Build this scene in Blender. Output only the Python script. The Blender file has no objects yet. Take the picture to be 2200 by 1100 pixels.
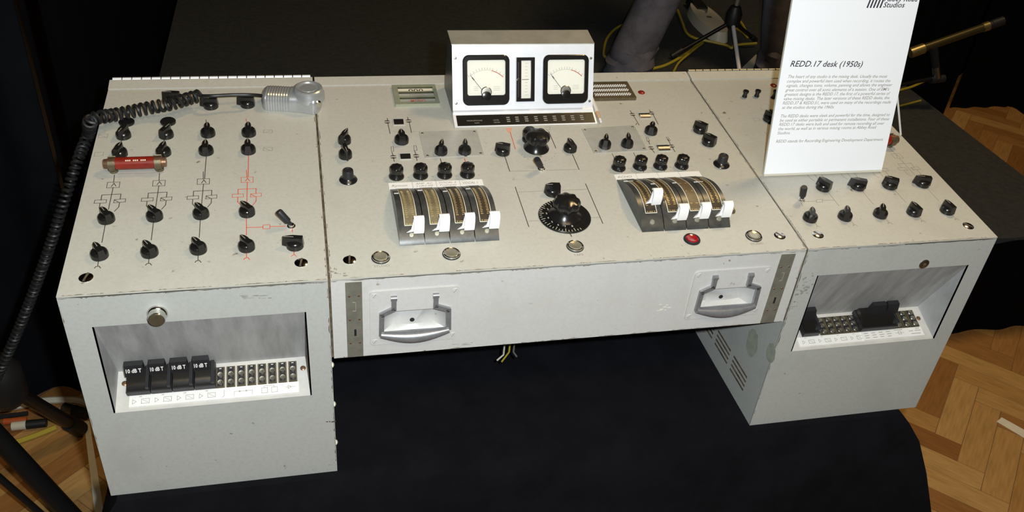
import bpy, bmesh, math, random
from mathutils import Matrix, Vector
random.seed(7)
PI = math.pi
scene = bpy.context.scene
COL = scene.collection

# ---------------------------------------------------------------- camera
CAM = Vector((-0.01832, -0.94910, 1.09422))
RIGHT = Vector((0.97404, -0.21149, 0.08067))
DOWN = Vector((-0.05898, -0.58121, -0.81161))
FWD = Vector((0.21854, 0.78579, -0.57860))
FPX = 1902.12                                   # focal length in pixels of a 2200 px wide frame
cd = bpy.data.cameras.new('camera'); cam = bpy.data.objects.new('camera', cd); COL.objects.link(cam)
cd.sensor_width = 36.0; cd.lens = 36.0 * FPX / 2200.0
cd.clip_start = 0.02; cd.clip_end = 60
cm = Matrix.Identity(4)
for i in range(3):
    cm[i][0] = RIGHT[i]; cm[i][1] = -DOWN[i]; cm[i][2] = -FWD[i]; cm[i][3] = CAM[i]
cam.matrix_world = cm
scene.camera = cam
# ---------------------------------------------------------------- world, lights, exposure
w = bpy.data.worlds.new('dim_hall'); scene.world = w; w.use_nodes = True
w.node_tree.nodes['Background'].inputs[0].default_value = (1.0, 0.80, 0.56, 1)
w.node_tree.nodes['Background'].inputs[1].default_value = 0.03
FLASH_W = 87.0
fl = bpy.data.lights.new('camera_flash', 'SPOT'); fl.energy = FLASH_W; fl.color = (0.89, 0.965, 1.0)
fl.shadow_soft_size = 0.012; fl.spot_size = math.radians(112); fl.spot_blend = 0.7
flo = bpy.data.objects.new('camera_flash', fl); COL.objects.link(flo)
fm = cm.copy(); fp = CAM + RIGHT * 0.058 - DOWN * 0.035
for i in range(3): fm[i][3] = fp[i]
flo.matrix_world = fm
def area_lamp(name, loc, size, size_y, watts, col):
    l = bpy.data.lights.new(name, 'AREA'); l.energy = watts; l.color = col; l.shape = 'RECTANGLE'; l.size = size; l.size_y = size_y
    o = bpy.data.objects.new(name, l); COL.objects.link(o); o.location = loc
area_lamp('hall_ceiling_lamp', (1.9, 1.15, 3.4), 0.45, 0.45, 40, (1.0, 0.70, 0.34))      # the lamp that throws the sign's soft shadow
area_lamp('front_fill', (0.6, -2.2, 3.4), 2.4, 0.6, 40, (1.0, 0.76, 0.46))       # added warm fill behind the camera to light the fronts; no lamp seen there
vs = scene.view_settings
vs.view_transform = 'Standard'; vs.look = 'None'; vs.exposure = 0.0; vs.gamma = 1.0; vs.use_curve_mapping = False

# ---------------------------------------------------------------- planes of the place
class Frame:
    def __init__(s, o, ex, ey):
        s.o = Vector(o); s.ex = Vector(ex).normalized(); s.ey = Vector(ey).normalized(); s.ez = s.ex.cross(s.ey)
        s.M = Matrix.Identity(4)
        for i in range(3):
            s.M[i][0] = s.ex[i]; s.M[i][1] = s.ey[i]; s.M[i][2] = s.ez[i]; s.M[i][3] = s.o[i]
    def uv(s, p, h=0.0):                         # where the photographed point lies on this plane (raised by h)
        d = FWD + RIGHT * ((p[0] - 1100) / FPX) + DOWN * ((p[1] - 550) / FPX)
        t = ((s.o + s.ez * h - CAM).dot(s.ez)) / d.dot(s.ez)
        q = CAM + d * t - s.o
        return (q.dot(s.ex), q.dot(s.ey))
    def at(s, u, v, h=0.0): return s.o + s.ex * u + s.ey * v + s.ez * h
def ray(p): return FWD + RIGHT * ((p[0] - 1100) / FPX) + DOWN * ((p[1] - 550) / FPX)
def on_x(p, x): d = ray(p); return CAM + d * ((x - CAM.x) / d.x)
def on_y(p, y): d = ray(p); return CAM + d * ((y - CAM.y) / d.y)
def on_z(p, z): d = ray(p); return CAM + d * ((z - CAM.z) / d.z)
def pix(P):
    q = Vector(P) - CAM; z = q.dot(FWD)
    return (1100 + FPX * q.dot(RIGHT) / z, 550 + FPX * q.dot(DOWN) / z)
TH = 0.0899857; H = 0.37496
cs, sn = math.cos(TH), math.sin(TH)
TOP = Frame((0, 0, H), (1, 0, 0), (0, cs, sn))          # sloping top of the desk, y=0 at its front edge
FRONT = Frame((0, 0, 0), (1, 0, 0), (0, 0, 1))          # vertical front, v = height above the table
W1, W2 = 0.331, 0.70                                    # pedestal width, centre width
DEP = 0.522                                             # depth of the top
PZ0, PZ1, PD, PB = 0.168, 0.323, 0.0596, 0.190          # jack pocket: bottom, top, depth, height of its back line
JACK = Frame((0, 0, PZ0), (1, 0, 0), (0, PD, PB - PZ0))
FLOOR_Z = -0.62; STAGE_Z = -0.26

# ---------------------------------------------------------------- materials
MATS = {}
def mat(name, col, rough=0.5, metal=0.0, var=0.0, scale=30.0, bump=0.0, bscale=400.0, spec=0.5, col2=None, coat=0.0, rvar=0.0):
    m = bpy.data.materials.new(name); m.use_nodes = True; nt = m.node_tree; b = nt.nodes['Principled BSDF']
    b.inputs['Base Color'].default_value = (*col, 1); b.inputs['Roughness'].default_value = rough
    b.inputs['Metallic'].default_value = metal; b.inputs['Specular IOR Level'].default_value = spec
    b.inputs['Coat Weight'].default_value = coat
    tc = None
    if var or bump or col2 or rvar: tc = nt.nodes.new('ShaderNodeTexCoord')
    if var or col2:
        n = nt.nodes.new('ShaderNodeTexNoise'); n.inputs['Scale'].default_value = scale; n.inputs['Detail'].default_value = 6
        n.inputs['Roughness'].default_value = 0.65
        nt.links.new(tc.outputs['Object'], n.inputs['Vector'])
        r = nt.nodes.new('ShaderNodeValToRGB')
        c2 = col2 if col2 else tuple(c * (1 - var) for c in col)
        r.color_ramp.elements[0].position = 0.34; r.color_ramp.elements[0].color = (*c2, 1)
        r.color_ramp.elements[1].position = 0.62; r.color_ramp.elements[1].color = (*col, 1)
        nt.links.new(n.outputs['Fac'], r.inputs['Fac']); nt.links.new(r.outputs['Color'], b.inputs['Base Color'])
    if bump:
        n2 = nt.nodes.new('ShaderNodeTexNoise'); n2.inputs['Scale'].default_value = bscale; n2.inputs['Detail'].default_value = 3
        nt.links.new(tc.outputs['Object'], n2.inputs['Vector'])
        bp = nt.nodes.new('ShaderNodeBump'); bp.inputs['Strength'].default_value = bump; bp.inputs['Distance'].default_value = 0.002
        nt.links.new(n2.outputs['Fac'], bp.inputs['Height']); nt.links.new(bp.outputs['Normal'], b.inputs['Normal'])
    MATS[name] = m
    return m
def paint(name, col, grime, spots):
    """old enamel: base colour, broad smears, and small chips and dirt spots with shapes of their own"""
    m = mat(name, col, 0.42, 0, 0, bump=0.06, bscale=900); nt = m.node_tree; b = nt.nodes['Principled BSDF']
    tc = nt.nodes.new('ShaderNodeTexCoord')
    def noise(sc, det, rough):
        n = nt.nodes.new('ShaderNodeTexNoise'); n.inputs['Scale'].default_value = sc; n.inputs['Detail'].default_value = det
        n.inputs['Roughness'].default_value = rough; nt.links.new(tc.outputs['Object'], n.inputs['Vector']); return n
    def ramp(n, a, bb):
        r = nt.nodes.new('ShaderNodeMapRange'); r.inputs['From Min'].default_value = a; r.inputs['From Max'].default_value = bb
        nt.links.new(n.outputs['Fac'], r.inputs['Value']); return r
    mx = nt.nodes.new('ShaderNodeMix'); mx.data_type = 'RGBA'
    mx.inputs[6].default_value = (*col, 1); mx.inputs[7].default_value = (*grime, 1)
    r1 = ramp(noise(9, 7, 0.7), 0.52, 0.95); nt.links.new(r1.outputs['Result'], mx.inputs[0])
    mx2 = nt.nodes.new('ShaderNodeMix'); mx2.data_type = 'RGBA'; mx2.inputs[7].default_value = (*spots, 1)
    r2 = ramp(noise(70, 2, 0.4), 0.72, 0.80); nt.links.new(r2.outputs['Result'], mx2.inputs[0])
    mx3 = nt.nodes.new('ShaderNodeMix'); mx3.data_type = 'RGBA'; mx3.inputs[7].default_value = tuple(0.55*c + 0.45*g for c, g in zip(col, grime)) + (1,)
    r3 = ramp(noise(160, 5, 0.7), 0.45, 0.75); nt.links.new(r3.outputs['Result'], mx3.inputs[0]); nt.links.new(mx.outputs[2], mx3.inputs[6])
    nt.links.new(mx3.outputs[2], mx2.inputs[6]); nt.links.new(mx2.outputs[2], b.inputs['Base Color'])
    return m
CREAM = paint('cream_enamel', (0.525, 0.515, 0.455), (0.40, 0.385, 0.33), (0.20, 0.16, 0.11))
GREYP = paint('grey_green_enamel', (0.445, 0.455, 0.425), (0.34, 0.345, 0.31), (0.18, 0.16, 0.13))
WHITEP = paint('pale_grey_enamel', (0.56, 0.55, 0.53), (0.46, 0.44, 0.38), (0.28, 0.22, 0.16))
POCKET = mat('pocket_grey_enamel', (0.44, 0.44, 0.43), 0.45, var=0.35, scale=22)
_n = [n for n in POCKET.node_tree.nodes if n.type == 'TEX_NOISE'][0]; _t = [n for n in POCKET.node_tree.nodes if n.type == 'TEX_COORD'][0]
_m = POCKET.node_tree.nodes.new('ShaderNodeMapping'); _m.inputs['Scale'].default_value = (2.2, 0.5, 0.35)      # rub marks run down the hood
POCKET.node_tree.links.new(_t.outputs['Object'], _m.inputs['Vector']); POCKET.node_tree.links.new(_m.outputs['Vector'], _n.inputs['Vector'])
POCKETW = mat('pocket_panel_enamel', (0.62, 0.60, 0.56), 0.4, var=0.15, scale=25)
GAP = mat('dark_gap', (0.045, 0.035, 0.025), 0.8, col2=(0.16, 0.12, 0.07), scale=60)
BAKE = mat('black_bakelite', (0.012, 0.011, 0.010), 0.22, spec=0.5, bump=0.03, bscale=120)
BLACKM = mat('black_matte_plastic', (0.016, 0.016, 0.018), 0.45)
CHROME = mat('chrome', (0.75, 0.74, 0.70), 0.16, 1.0, var=0.2, scale=50)
NICKEL = mat('dull_nickel', (0.55, 0.53, 0.46), 0.35, 1.0, var=0.3, scale=80)
BRUSHED = mat('brushed_aluminium', (0.88, 0.89, 0.92), 0.42, 0.25, var=0.06, scale=40)
BRUSHTOP = mat('dull_aluminium', (0.52, 0.51, 0.45), 0.45, 0.55, var=0.15, scale=40)
SILVER = mat('silver_paint', (0.50, 0.515, 0.52), 0.30, 0.55, var=0.12, scale=60)
PLATE = mat('grey_plastic_plate', (0.47, 0.465, 0.42), 0.25, 0.1, var=0.12, scale=40)
GALV = mat('galvanised_steel', (0.36, 0.35, 0.29), 0.45, 0.6, var=0.25, scale=40)
INKK = mat('dark_ink', (0.07, 0.055, 0.05), 0.6)
INKG = mat('faded_ink', (0.30, 0.275, 0.235), 0.6)
INKR = mat('red_ink', (0.62, 0.10, 0.055), 0.6)
INKP = mat('pale_red_ink', (0.72, 0.36, 0.26), 0.6)
PAPER = mat('white_paper', (0.86, 0.85, 0.82), 0.6, var=0.05, scale=30)
PAPERY = mat('yellowed_paper', (0.80, 0.76, 0.62), 0.6, var=0.08, scale=60)
WPLAST = mat('white_plastic', (0.88, 0.87, 0.86), 0.35)
FMETAL = mat('dark_grey_metal', (0.085, 0.085, 0.08), 0.33, 0.35, var=0.35, scale=90)
SCALEA = mat('amber_scale_film', (0.24, 0.205, 0.12), 0.42, 0.05, col2=(0.15, 0.115, 0.06), scale=45)
SCALED = mat('dark_scale_film', (0.060, 0.040, 0.022), 0.5, 0.0, col2=(0.022, 0.016, 0.010), scale=45)
SCALEB = mat('worn_scale_film', (0.19, 0.14, 0.075), 0.5, 0.0, col2=(0.13, 0.09, 0.045), scale=30)
FRAMEL = mat('cream_line', (0.80, 0.76, 0.60), 0.4)
TICKG = mat('gold_tick', (0.50, 0.37, 0.17), 0.35, 0.3)
DIAL = mat('dial_card', (0.86, 0.83, 0.72), 0.55)
REDC = mat('red_enamel', (0.25, 0.017, 0.008), 0.35, var=0.3, scale=80)
COPPER = mat('tarnished_copper', (0.30, 0.17, 0.10), 0.4, 0.7, var=0.4, scale=120)
BRONZE = mat('tarnished_bronze', (0.22, 0.18, 0.11), 0.4, 0.7, var=0.3, scale=120)
LENS = mat('clear_lens', (0.46, 0.42, 0.31), 0.2, 0.55, coat=0.5)
LENSR = mat('red_lens', (0.34, 0.012, 0.014), 0.12, 0.0, coat=0.6)
CLOTH = mat('black_cloth', (0.0075, 0.0075, 0.010), 0.95, var=0.4, scale=12, bump=0.3, bscale=700, spec=0.1)
STAGEM = mat('black_stage_felt', (0.047, 0.051, 0.054), 0.95, var=0.25, scale=60, bump=0.4, bscale=500, spec=0.1)
CURT = mat('black_curtain', (0.0022, 0.0022, 0.0028), 0.95, spec=0.05)
CURTB = mat('blue_black_curtain', (0.0058, 0.0068, 0.0088), 0.95, spec=0.05, var=0.3, scale=8)
JEANS = mat('grey_blue_denim', (0.15, 0.145, 0.175), 0.9, var=0.35, scale=18, bump=0.4, bscale=300, spec=0.1)
SHIRT = mat('dark_shirt', (0.03, 0.03, 0.035), 0.9)
SKIN = mat('skin', (0.45, 0.27, 0.19), 0.5)
HAIR = mat('dark_hair', (0.03, 0.02, 0.014), 0.6)
TAPE = mat('white_tape', (0.74, 0.70, 0.58), 0.6, var=0.1, scale=40)
YEL = mat('yellow_cable', (0.42, 0.33, 0.035), 0.45)
ORA = mat('orange_sleeve', (0.45, 0.09, 0.02), 0.45)
WCAB = mat('white_cable', (0.62, 0.58, 0.47), 0.45)
RUBBER = mat('black_rubber', (0.012, 0.012, 0.012), 0.5)
TUBE = mat('black_painted_tube', (0.008, 0.008, 0.008), 0.33)
STEEL = mat('polished_steel', (0.6, 0.6, 0.58), 0.22, 1.0)
BRASS = mat('dull_brass', (0.45, 0.38, 0.18), 0.35, 0.9)
BRASSD = mat('dark_bronze_tube', (0.10, 0.085, 0.035), 0.35, 0.7)
SOCKET = mat('cream_plastic', (0.55, 0.52, 0.44), 0.5)
WOODT = mat('pale_wood', (0.62, 0.42, 0.26), 0.6)
LOGO = mat('sign_ink', (0.035, 0.035, 0.05), 0.6)
SIGNW = mat('white_sign_card', (0.93, 0.95, 0.98), 0.5)
SIGNE = mat('foam_edge', (0.62, 0.60, 0.50), 0.7)
MESHB = mat('sparkle_mesh', (0.92, 0.92, 0.90), 0.25, 0.3)  # near-white colour stands for the sparkle of light on the metal mesh
GREENW = mat('window_frame_paint', (0.40, 0.42, 0.30), 0.35, 0.3, var=0.15, scale=60)
def glass():
    m = bpy.data.materials.new('thin_glass'); m.use_nodes = True; nt = m.node_tree; nt.nodes.remove(nt.nodes['Principled BSDF'])
    out = nt.nodes['Material Output']; t = nt.nodes.new('ShaderNodeBsdfTransparent'); g = nt.nodes.new('ShaderNodeBsdfGlossy')
    g.inputs['Roughness'].default_value = 0.03; fr = nt.nodes.new('ShaderNodeFresnel'); fr.inputs['IOR'].default_value = 1.45
    mx = nt.nodes.new('ShaderNodeMixShader'); nt.links.new(fr.outputs[0], mx.inputs[0]); nt.links.new(t.outputs[0], mx.inputs[1])
    nt.links.new(g.outputs[0], mx.inputs[2]); nt.links.new(mx.outputs[0], out.inputs['Surface']); return m
GLASS = glass()
def parquet():
    m = mat('oak_parquet', (0.5, 0.3, 0.12), 0.42); nt = m.node_tree; b = nt.nodes['Principled BSDF']
    oi = nt.nodes.new('ShaderNodeObjectInfo'); r = nt.nodes.new('ShaderNodeValToRGB')
    e = r.color_ramp.elements; e[0].color = (0.27, 0.115, 0.032, 1); e[1].color = (0.52, 0.315, 0.115, 1)
    e2 = r.color_ramp.elements.new(0.5); e2.color = (0.42, 0.22, 0.068, 1)
    nt.links.new(oi.outputs['Random'], r.inputs['Fac'])
    tc = nt.nodes.new('ShaderNodeTexCoord'); mp = nt.nodes.new('ShaderNodeMapping'); mp.inputs['Scale'].default_value = (14, 120, 10)
    n = nt.nodes.new('ShaderNodeTexNoise'); n.inputs['Scale'].default_value = 1.0; n.inputs['Detail'].default_value = 5
    nt.links.new(tc.outputs['Object'], mp.inputs['Vector']); nt.links.new(mp.outputs['Vector'], n.inputs['Vector'])
    mx = nt.nodes.new('ShaderNodeMix'); mx.data_type = 'RGBA'; mx.blend_type = 'MULTIPLY'; mx.inputs[0].default_value = 0.45
    r2 = nt.nodes.new('ShaderNodeValToRGB'); r2.color_ramp.elements[0].color = (0.45, 0.4, 0.35, 1); r2.color_ramp.elements[0].position = 0.3
    r2.color_ramp.elements[1].position = 0.65
    nt.links.new(n.outputs['Fac'], r2.inputs['Fac']); nt.links.new(r.outputs['Color'], mx.inputs[6]); nt.links.new(r2.outputs['Color'], mx.inputs[7])
    nt.links.new(mx.outputs[2], b.inputs['Base Color']); return m
PARQ = parquet()
JOINT = mat('floor_joint_wood', (0.16, 0.085, 0.035), 0.7)

# ---------------------------------------------------------------- mesh helpers
WM = {}
def T4(x, y, z=0.0): return Matrix.Translation((x, y, z))
def RZ(a): return Matrix.Rotation(a, 4, 'Z')
def to_mesh(name, bm, smooth=False, ang=35):
    me = bpy.data.meshes.new(name); bmesh.ops.recalc_face_normals(bm, faces=bm.faces)
    if smooth:
        for f in bm.faces: f.smooth = True
        for e in bm.edges:
            if len(e.link_faces) == 2 and e.calc_face_angle(0) > math.radians(ang): e.smooth = False
    bm.to_mesh(me); bm.free(); return me
def link(name, me, m=None, parent=None, M=None, label=None, cat=None, group=None, kind=None):
    if isinstance(me, bmesh.types.BMesh): me = to_mesh(name, me, True)
    o = bpy.data.objects.new(name, me)
    COL.objects.link(o)
    M = M.copy() if M is not None else Matrix.Identity(4)
    if me is not None and m is not None and not me.materials: me.materials.append(m)
    if parent is not None:
        o.parent = parent; o.matrix_parent_inverse = WM[parent.name].inverted()
    o.matrix_basis = M; WM[o.name] = M
    if label: o['label'] = label
    if cat: o['category'] = cat
    if group: o['group'] = group
    if kind: o['kind'] = kind
    return o
def thing(name, loc, label, cat, group=None):
    return link(name, None, None, None, T4(*loc), label, cat, group)
def box(bm, x0, x1, y0, y1, z0, z1, M=None):
    vs = [bm.verts.new(v) for v in ((x0,y0,z0),(x1,y0,z0),(x1,y1,z0),(x0,y1,z0),(x0,y0,z1),(x1,y0,z1),(x1,y1,z1),(x0,y1,z1))]
    for f in ((0,3,2,1),(4,5,6,7),(0,1,5,4),(1,2,6,5),(2,3,7,6),(3,0,4,7)): bm.faces.new([vs[i] for i in f])
    if M is not None: bmesh.ops.transform(bm, matrix=M, verts=vs)
    return vs
def prism(bm, pts, z0, z1, M=None, taper=None):
    a = [bm.verts.new((p[0], p[1], z0)) for p in pts]
    t = taper if taper else pts
    b = [bm.verts.new((p[0], p[1], z1)) for p in t]
    n = len(pts); bm.faces.new(a[::-1]); bm.faces.new(b)
    for i in range(n): bm.faces.new((a[i], a[(i+1)%n], b[(i+1)%n], b[i]))
    if M is not None: bmesh.ops.transform(bm, matrix=M, verts=a+b)
    return a + b
def prism_x(bm, yz, x0, x1):
    a = [bm.verts.new((x0, p[0], p[1])) for p in yz]; b = [bm.verts.new((x1, p[0], p[1])) for p in yz]
    n = len(yz); bm.faces.new(a); bm.faces.new(b[::-1])
    for i in range(n): bm.faces.new((a[i], b[i], b[(i+1)%n], a[(i+1)%n]))
def lathe(bm, prof, n=24, lobe=None, M=None, sy=1.0):
    """prof: (r, z) from the bottom up; lobe(angle, i) scales the radius"""
    rings = []; allv = []
    for i, (r, z) in enumerate(prof):
        if r < 1e-6: ring = [bm.verts.new((0, 0, z))]
        else:
            ring = []
            for k in range(n):
                a = 2 * PI * k / n; q = r * (lobe(a, i) if lobe else 1)
                ring.append(bm.verts.new((q * math.cos(a), q * math.sin(a) * sy, z)))
        rings.append(ring); allv += ring
    for A, B in zip(rings, rings[1:]):
        if len(A) == 1 and len(B) == 1: continue
        for k in range(n):
            k2 = (k + 1) % n
            if len(A) == 1: bm.faces.new((A[0], B[k2], B[k]))
            elif len(B) == 1: bm.faces.new((A[k], A[k2], B[0]))
            else: bm.faces.new((A[k], A[k2], B[k2], B[k]))
    if len(rings[0]) > 1: bm.faces.new(rings[0][::-1])
    if len(rings[-1]) > 1: bm.faces.new(rings[-1])
    if M is not None: bmesh.ops.transform(bm, matrix=M, verts=allv)
    return allv
def tube(bm, pts, rad, n=8, closed=False):
    pts = [Vector(p) for p in pts]; m = len(pts)
    rads = rad if isinstance(rad, (list, tuple)) else [rad] * m
    up = None; rings = []
    for i in range(m):
        t = (pts[(i+1) % m] - pts[i-1]) if closed else (pts[min(i+1, m-1)] - pts[max(i-1, 0)])
        t.normalize()
        if up is None:
            up = t.orthogonal().normalized()
        else:
            up = (up - t * up.dot(t)); up = up.normalized() if up.length > 1e-6 else t.orthogonal().normalized()
        s = t.cross(up)
        rings.append([bm.verts.new(pts[i] + (up * math.cos(2*PI*k/n) + s * math.sin(2*PI*k/n)) * rads[i]) for k in range(n)])
    for i in range(m if closed else m - 1):
        A, B = rings[i], rings[(i+1) % m]
        for k in range(n): bm.faces.new((A[k], A[(k+1)%n], B[(k+1)%n], B[k]))
    if not closed: bm.faces.new(rings[0][::-1]); bm.faces.new(rings[-1])
def bevel(bm, off, seg=2, ang=30):
    es = [e for e in bm.edges if len(e.link_faces) == 2 and e.calc_face_angle(0) > math.radians(ang)]
    if es: bmesh.ops.bevel(bm, geom=es, offset=off, segments=seg, affect='EDGES', profile=0.5, clamp_overlap=True)
def rrect(x0, x1, y0, y1, r, n=5):
    out = []
    for cx, cy, a0 in ((x1-r, y1-r, 0), (x0+r, y1-r, PI/2), (x0+r, y0+r, PI), (x1-r, y0+r, 1.5*PI)):
        for k in range(n + 1):
            a = a0 + PI / 2 * k / n; out.append((cx + r * math.cos(a), cy + r * math.sin(a)))
    return out
def smooth_path(pts, n=8):
    P = [Vector(p) for p in pts]; P = [P[0]*2 - P[1]] + P + [P[-1]*2 - P[-2]]; out = []
    for i in range(1, len(P) - 2):
        for k in range(n):
            t = k / n; a, b, c, d = P[i-1], P[i], P[i+1], P[i+2]
            out.append(0.5 * ((2*b) + (c - a)*t + (2*a - 5*b + 4*c - d)*t*t + (3*b - a - 3*c + d)*t*t*t))
    out.append(P[-2]); return out
def stroke(bm, pts, wdt, z0=0.0, z1=0.00018, closed=False):
    """a printed line: thin flat bars between plane points"""
    q = list(pts) + ([pts[0]] if closed else [])
    for a, b in zip(q, q[1:]):
        a = Vector((a[0], a[1])); b = Vector((b[0], b[1])); d = b - a; L = d.length
        if L < 1e-6: continue
        box(bm, -wdt/2, L + wdt/2, -wdt/2, wdt/2, z0, z1, T4(a.x, a.y) @ RZ(math.atan2(d.y, d.x)))
def dot(bm, x, y, r, z1=0.00018, n=10): prism(bm, [(x + r*math.cos(2*PI*k/n), y + r*math.sin(2*PI*k/n)) for k in range(n)], 0, z1)
def text_mesh(bm, s, width=None, size=0.005, x=0, y=0, z=0.0, ang=0.0, shear=0.0, depth=0.0001, cap=None, bold=0.0):
    """lettering at its real place on a plane; width stretches the line to its measured length"""
    cu = bpy.data.curves.new('lettering', 'FONT'); cu.body = s; cu.size = size; cu.shear = shear; cu.resolution_u = 2; cu.offset = bold * size
    o = bpy.data.objects.new('lettering', cu); COL.objects.link(o)
    me = bpy.data.meshes.new_from_object(o.evaluated_get(bpy.context.evaluated_depsgraph_get()))
    bpy.data.objects.remove(o); bpy.data.curves.remove(cu)
    xs = [v.co.x for v in me.vertices]; x0, x1 = (min(xs), max(xs)) if xs else (0, 1)
    sx = (width / (x1 - x0)) if width else 1.0
    n0 = len(bm.verts); bm.from_mesh(me); bpy.data.meshes.remove(me); bm.verts.ensure_lookup_table()
    vs = bm.verts[n0:]
    M = T4(x, y, z) @ RZ(ang) @ Matrix.Diagonal((sx, cap if cap else 1.0, 1, 1)) @ T4(-x0, 0, depth)
    bmesh.ops.transform(bm, matrix=M, verts=vs)

# ---------------------------------------------------------------- floor, stage, curtains
def P2(q): return TOP.uv(q)
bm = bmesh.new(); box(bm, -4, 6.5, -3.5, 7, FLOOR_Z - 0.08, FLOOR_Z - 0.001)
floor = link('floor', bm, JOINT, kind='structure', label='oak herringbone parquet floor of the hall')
def room_wall(name, x0, x1, y0, y1, z0, z1, m):
    bm = bmesh.new(); box(bm, x0, x1, y0, y1, z0, z1); link(name, bm, m, kind='structure')
HALLW = mat('hall_plaster', (0.16, 0.13, 0.10), 0.8, var=0.15, scale=3)
room_wall('wall_left', -4.1, -4, -3.5, 7, FLOOR_Z, 3.6, HALLW); room_wall('wall_right', 6.5, 6.6, -3.5, 7, FLOOR_Z, 3.6, HALLW)
room_wall('wall_back', -4, 6.5, 7, 7.1, FLOOR_Z, 3.6, HALLW); room_wall('wall_front', -4, 6.5, -3.6, -3.5, FLOOR_Z, 3.6, HALLW); room_wall('ceiling', -4, 6.5, -3.5, 7, 3.6, 3.7, HALLW)
BW = 0.0708; c45 = math.sqrt(0.5)
bmh = bmesh.new(); box(bmh, 0.0008, 4*BW - 0.0008, 0.0008, BW - 0.0008, -0.02, 0.0); bevel(bmh, 0.0012, 1)
block = to_mesh('parquet_block', bmh); block.materials.append(PARQ)
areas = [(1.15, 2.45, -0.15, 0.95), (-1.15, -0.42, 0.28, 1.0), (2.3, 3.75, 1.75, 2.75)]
nb = 0
for i in range(-60, 90):
    for j in range(-90, 60):
        k = (i - j) % 8
        if k not in (0, 7): continue
        u, v = i * BW, j * BW
        M = T4(0.9, 0.35, FLOOR_Z) @ RZ(PI / 4) @ T4(0.08*BW, 0.67*BW) @ (T4(u, v) if k == 0 else T4(u + BW, v) @ RZ(PI / 2))
        c = M @ Vector((2*BW, BW/2, 0))
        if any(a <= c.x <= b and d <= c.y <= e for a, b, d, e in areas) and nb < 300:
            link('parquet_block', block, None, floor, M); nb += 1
# low stage behind the desk: top and skirts
SX0, SX1, SY0, SY1 = -0.497, 2.305, 0.83, 3.6
st = thing('stage_platform', ((SX0+SX1)/2, SY0, FLOOR_Z), 'low stage covered in black felt behind the desk', 'stage')
bm = bmesh.new(); box(bm, SX0, SX1, SY0, SY1, STAGE_Z - 0.05, STAGE_Z); bevel(bm, 0.008, 2); link('stage_top', bm, STAGEM, st)
bm = bmesh.new()
for (xa, ya, xb, yb) in ((SX0, SY0, SX1, SY0), (SX1, SY0, SX1, SY1), (SX0, SY0, SX0, SY1)):
    L = math.hypot(xb-xa, yb-ya); n = int(L / 0.02); prev = None
    nx, ny = (yb-ya)/L, -(xb-xa)/L
    if (xa, xb) == (SX0, SX0): nx, ny = -1, 0
    for k in range(n + 1):
        t = k / n; o = 0.006 + 0.006 * math.sin(t * L * 42 + 1.3*math.sin(t * L * 9))
        x, y = xa + (xb-xa)*t + nx*o, ya + (yb-ya)*t + ny*o
        cur = (bm.verts.new((x, y, FLOOR_Z + 0.002)), bm.verts.new((x, y, STAGE_Z - 0.01)))
        if prev: bm.faces.new((prev[0], cur[0], cur[1], prev[1]))
        prev = cur
link('skirt', bm, CURT, st)
def curtain(x0, y0, x1, y1, z1, m, label, amp=0.03, wl=0.16, thick=0.006, z0=FLOOR_Z + 0.004):
    bm = bmesh.new(); L = math.hypot(x1-x0, y1-y0); n = max(8, int(L / 0.02)); nx, ny = -(y1-y0)/L, (x1-x0)/L; prev = None
    for k in range(n + 1):
        t = k / n; o = amp * math.sin(t * L / wl * 2*PI + 0.9 * math.sin(t * L * 5)); cur = []
        for s, fl_ in ((-1, 1.0), (1, 1.0)):
            for z, g in ((z0, 1.15), (z1, 0.8)):
                q = o * g + s * thick / 2
                cur.append(bm.verts.new((x0 + (x1-x0)*t + nx*q, y0 + (y1-y0)*t + ny*q, z)))
        if prev:
            for a, b in ((0, 1), (1, 3), (3, 2), (2, 0)): bm.faces.new((prev[a], cur[a], cur[b], prev[b]))
        else: bm.faces.new((cur[0], cur[1], cur[3], cur[2]))
        prev = cur
    bm.faces.new((prev[0], prev[2], prev[3], prev[1]))
    return link('curtain', bm, m, label=label, cat='curtain')
ca = on_y((112, 330), 0.905)
curtain(-2.3, 0.905, ca.x, 0.905, 2.2, CURTB, 'blue-black curtain hanging beside the tripod stand', 0.018)
curtain(ca.x + 0.01, 0.935, SX0 - 0.06, 0.935, 2.2, CURT, 'black curtain closing the gap between blue-black curtain and stage', 0.008, 0.08)
curtain(SX0 - 0.04, 1.0, SX0 - 0.04, 3.7, 2.2, CURT, 'black curtain along the end of the stage behind the coiled cord', 0.015)
cl0 = on_y((2027, 240), 2.30); cr0 = on_y((2037, 240), 2.36); cr1 = on_y((2122, 312), 2.36)
curtain(SX1 + 0.03, 2.30, cl0.x, 2.30, 2.0, CURT, 'narrow black curtain beside the stage behind the microphone boom', 0.008, 0.09)
curtain(cr0.x, 2.36, cr1.x, 2.36, 2.0, CURT, 'black curtain between the stage and the patch of lit parquet', 0.006, 0.12)
curtain(2.35, 2.74, 3.7, 2.74, 2.0, CURT, 'wide black backdrop added behind the two narrow curtains', 0.02)  # added black sheet, keeps the lit back wall out of the gap
curtain(3.22, 2.48, 4.2, 1.2, 2.0, CURT, 'black curtain slanting past the patch of lit parquet', 0.02)
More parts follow.
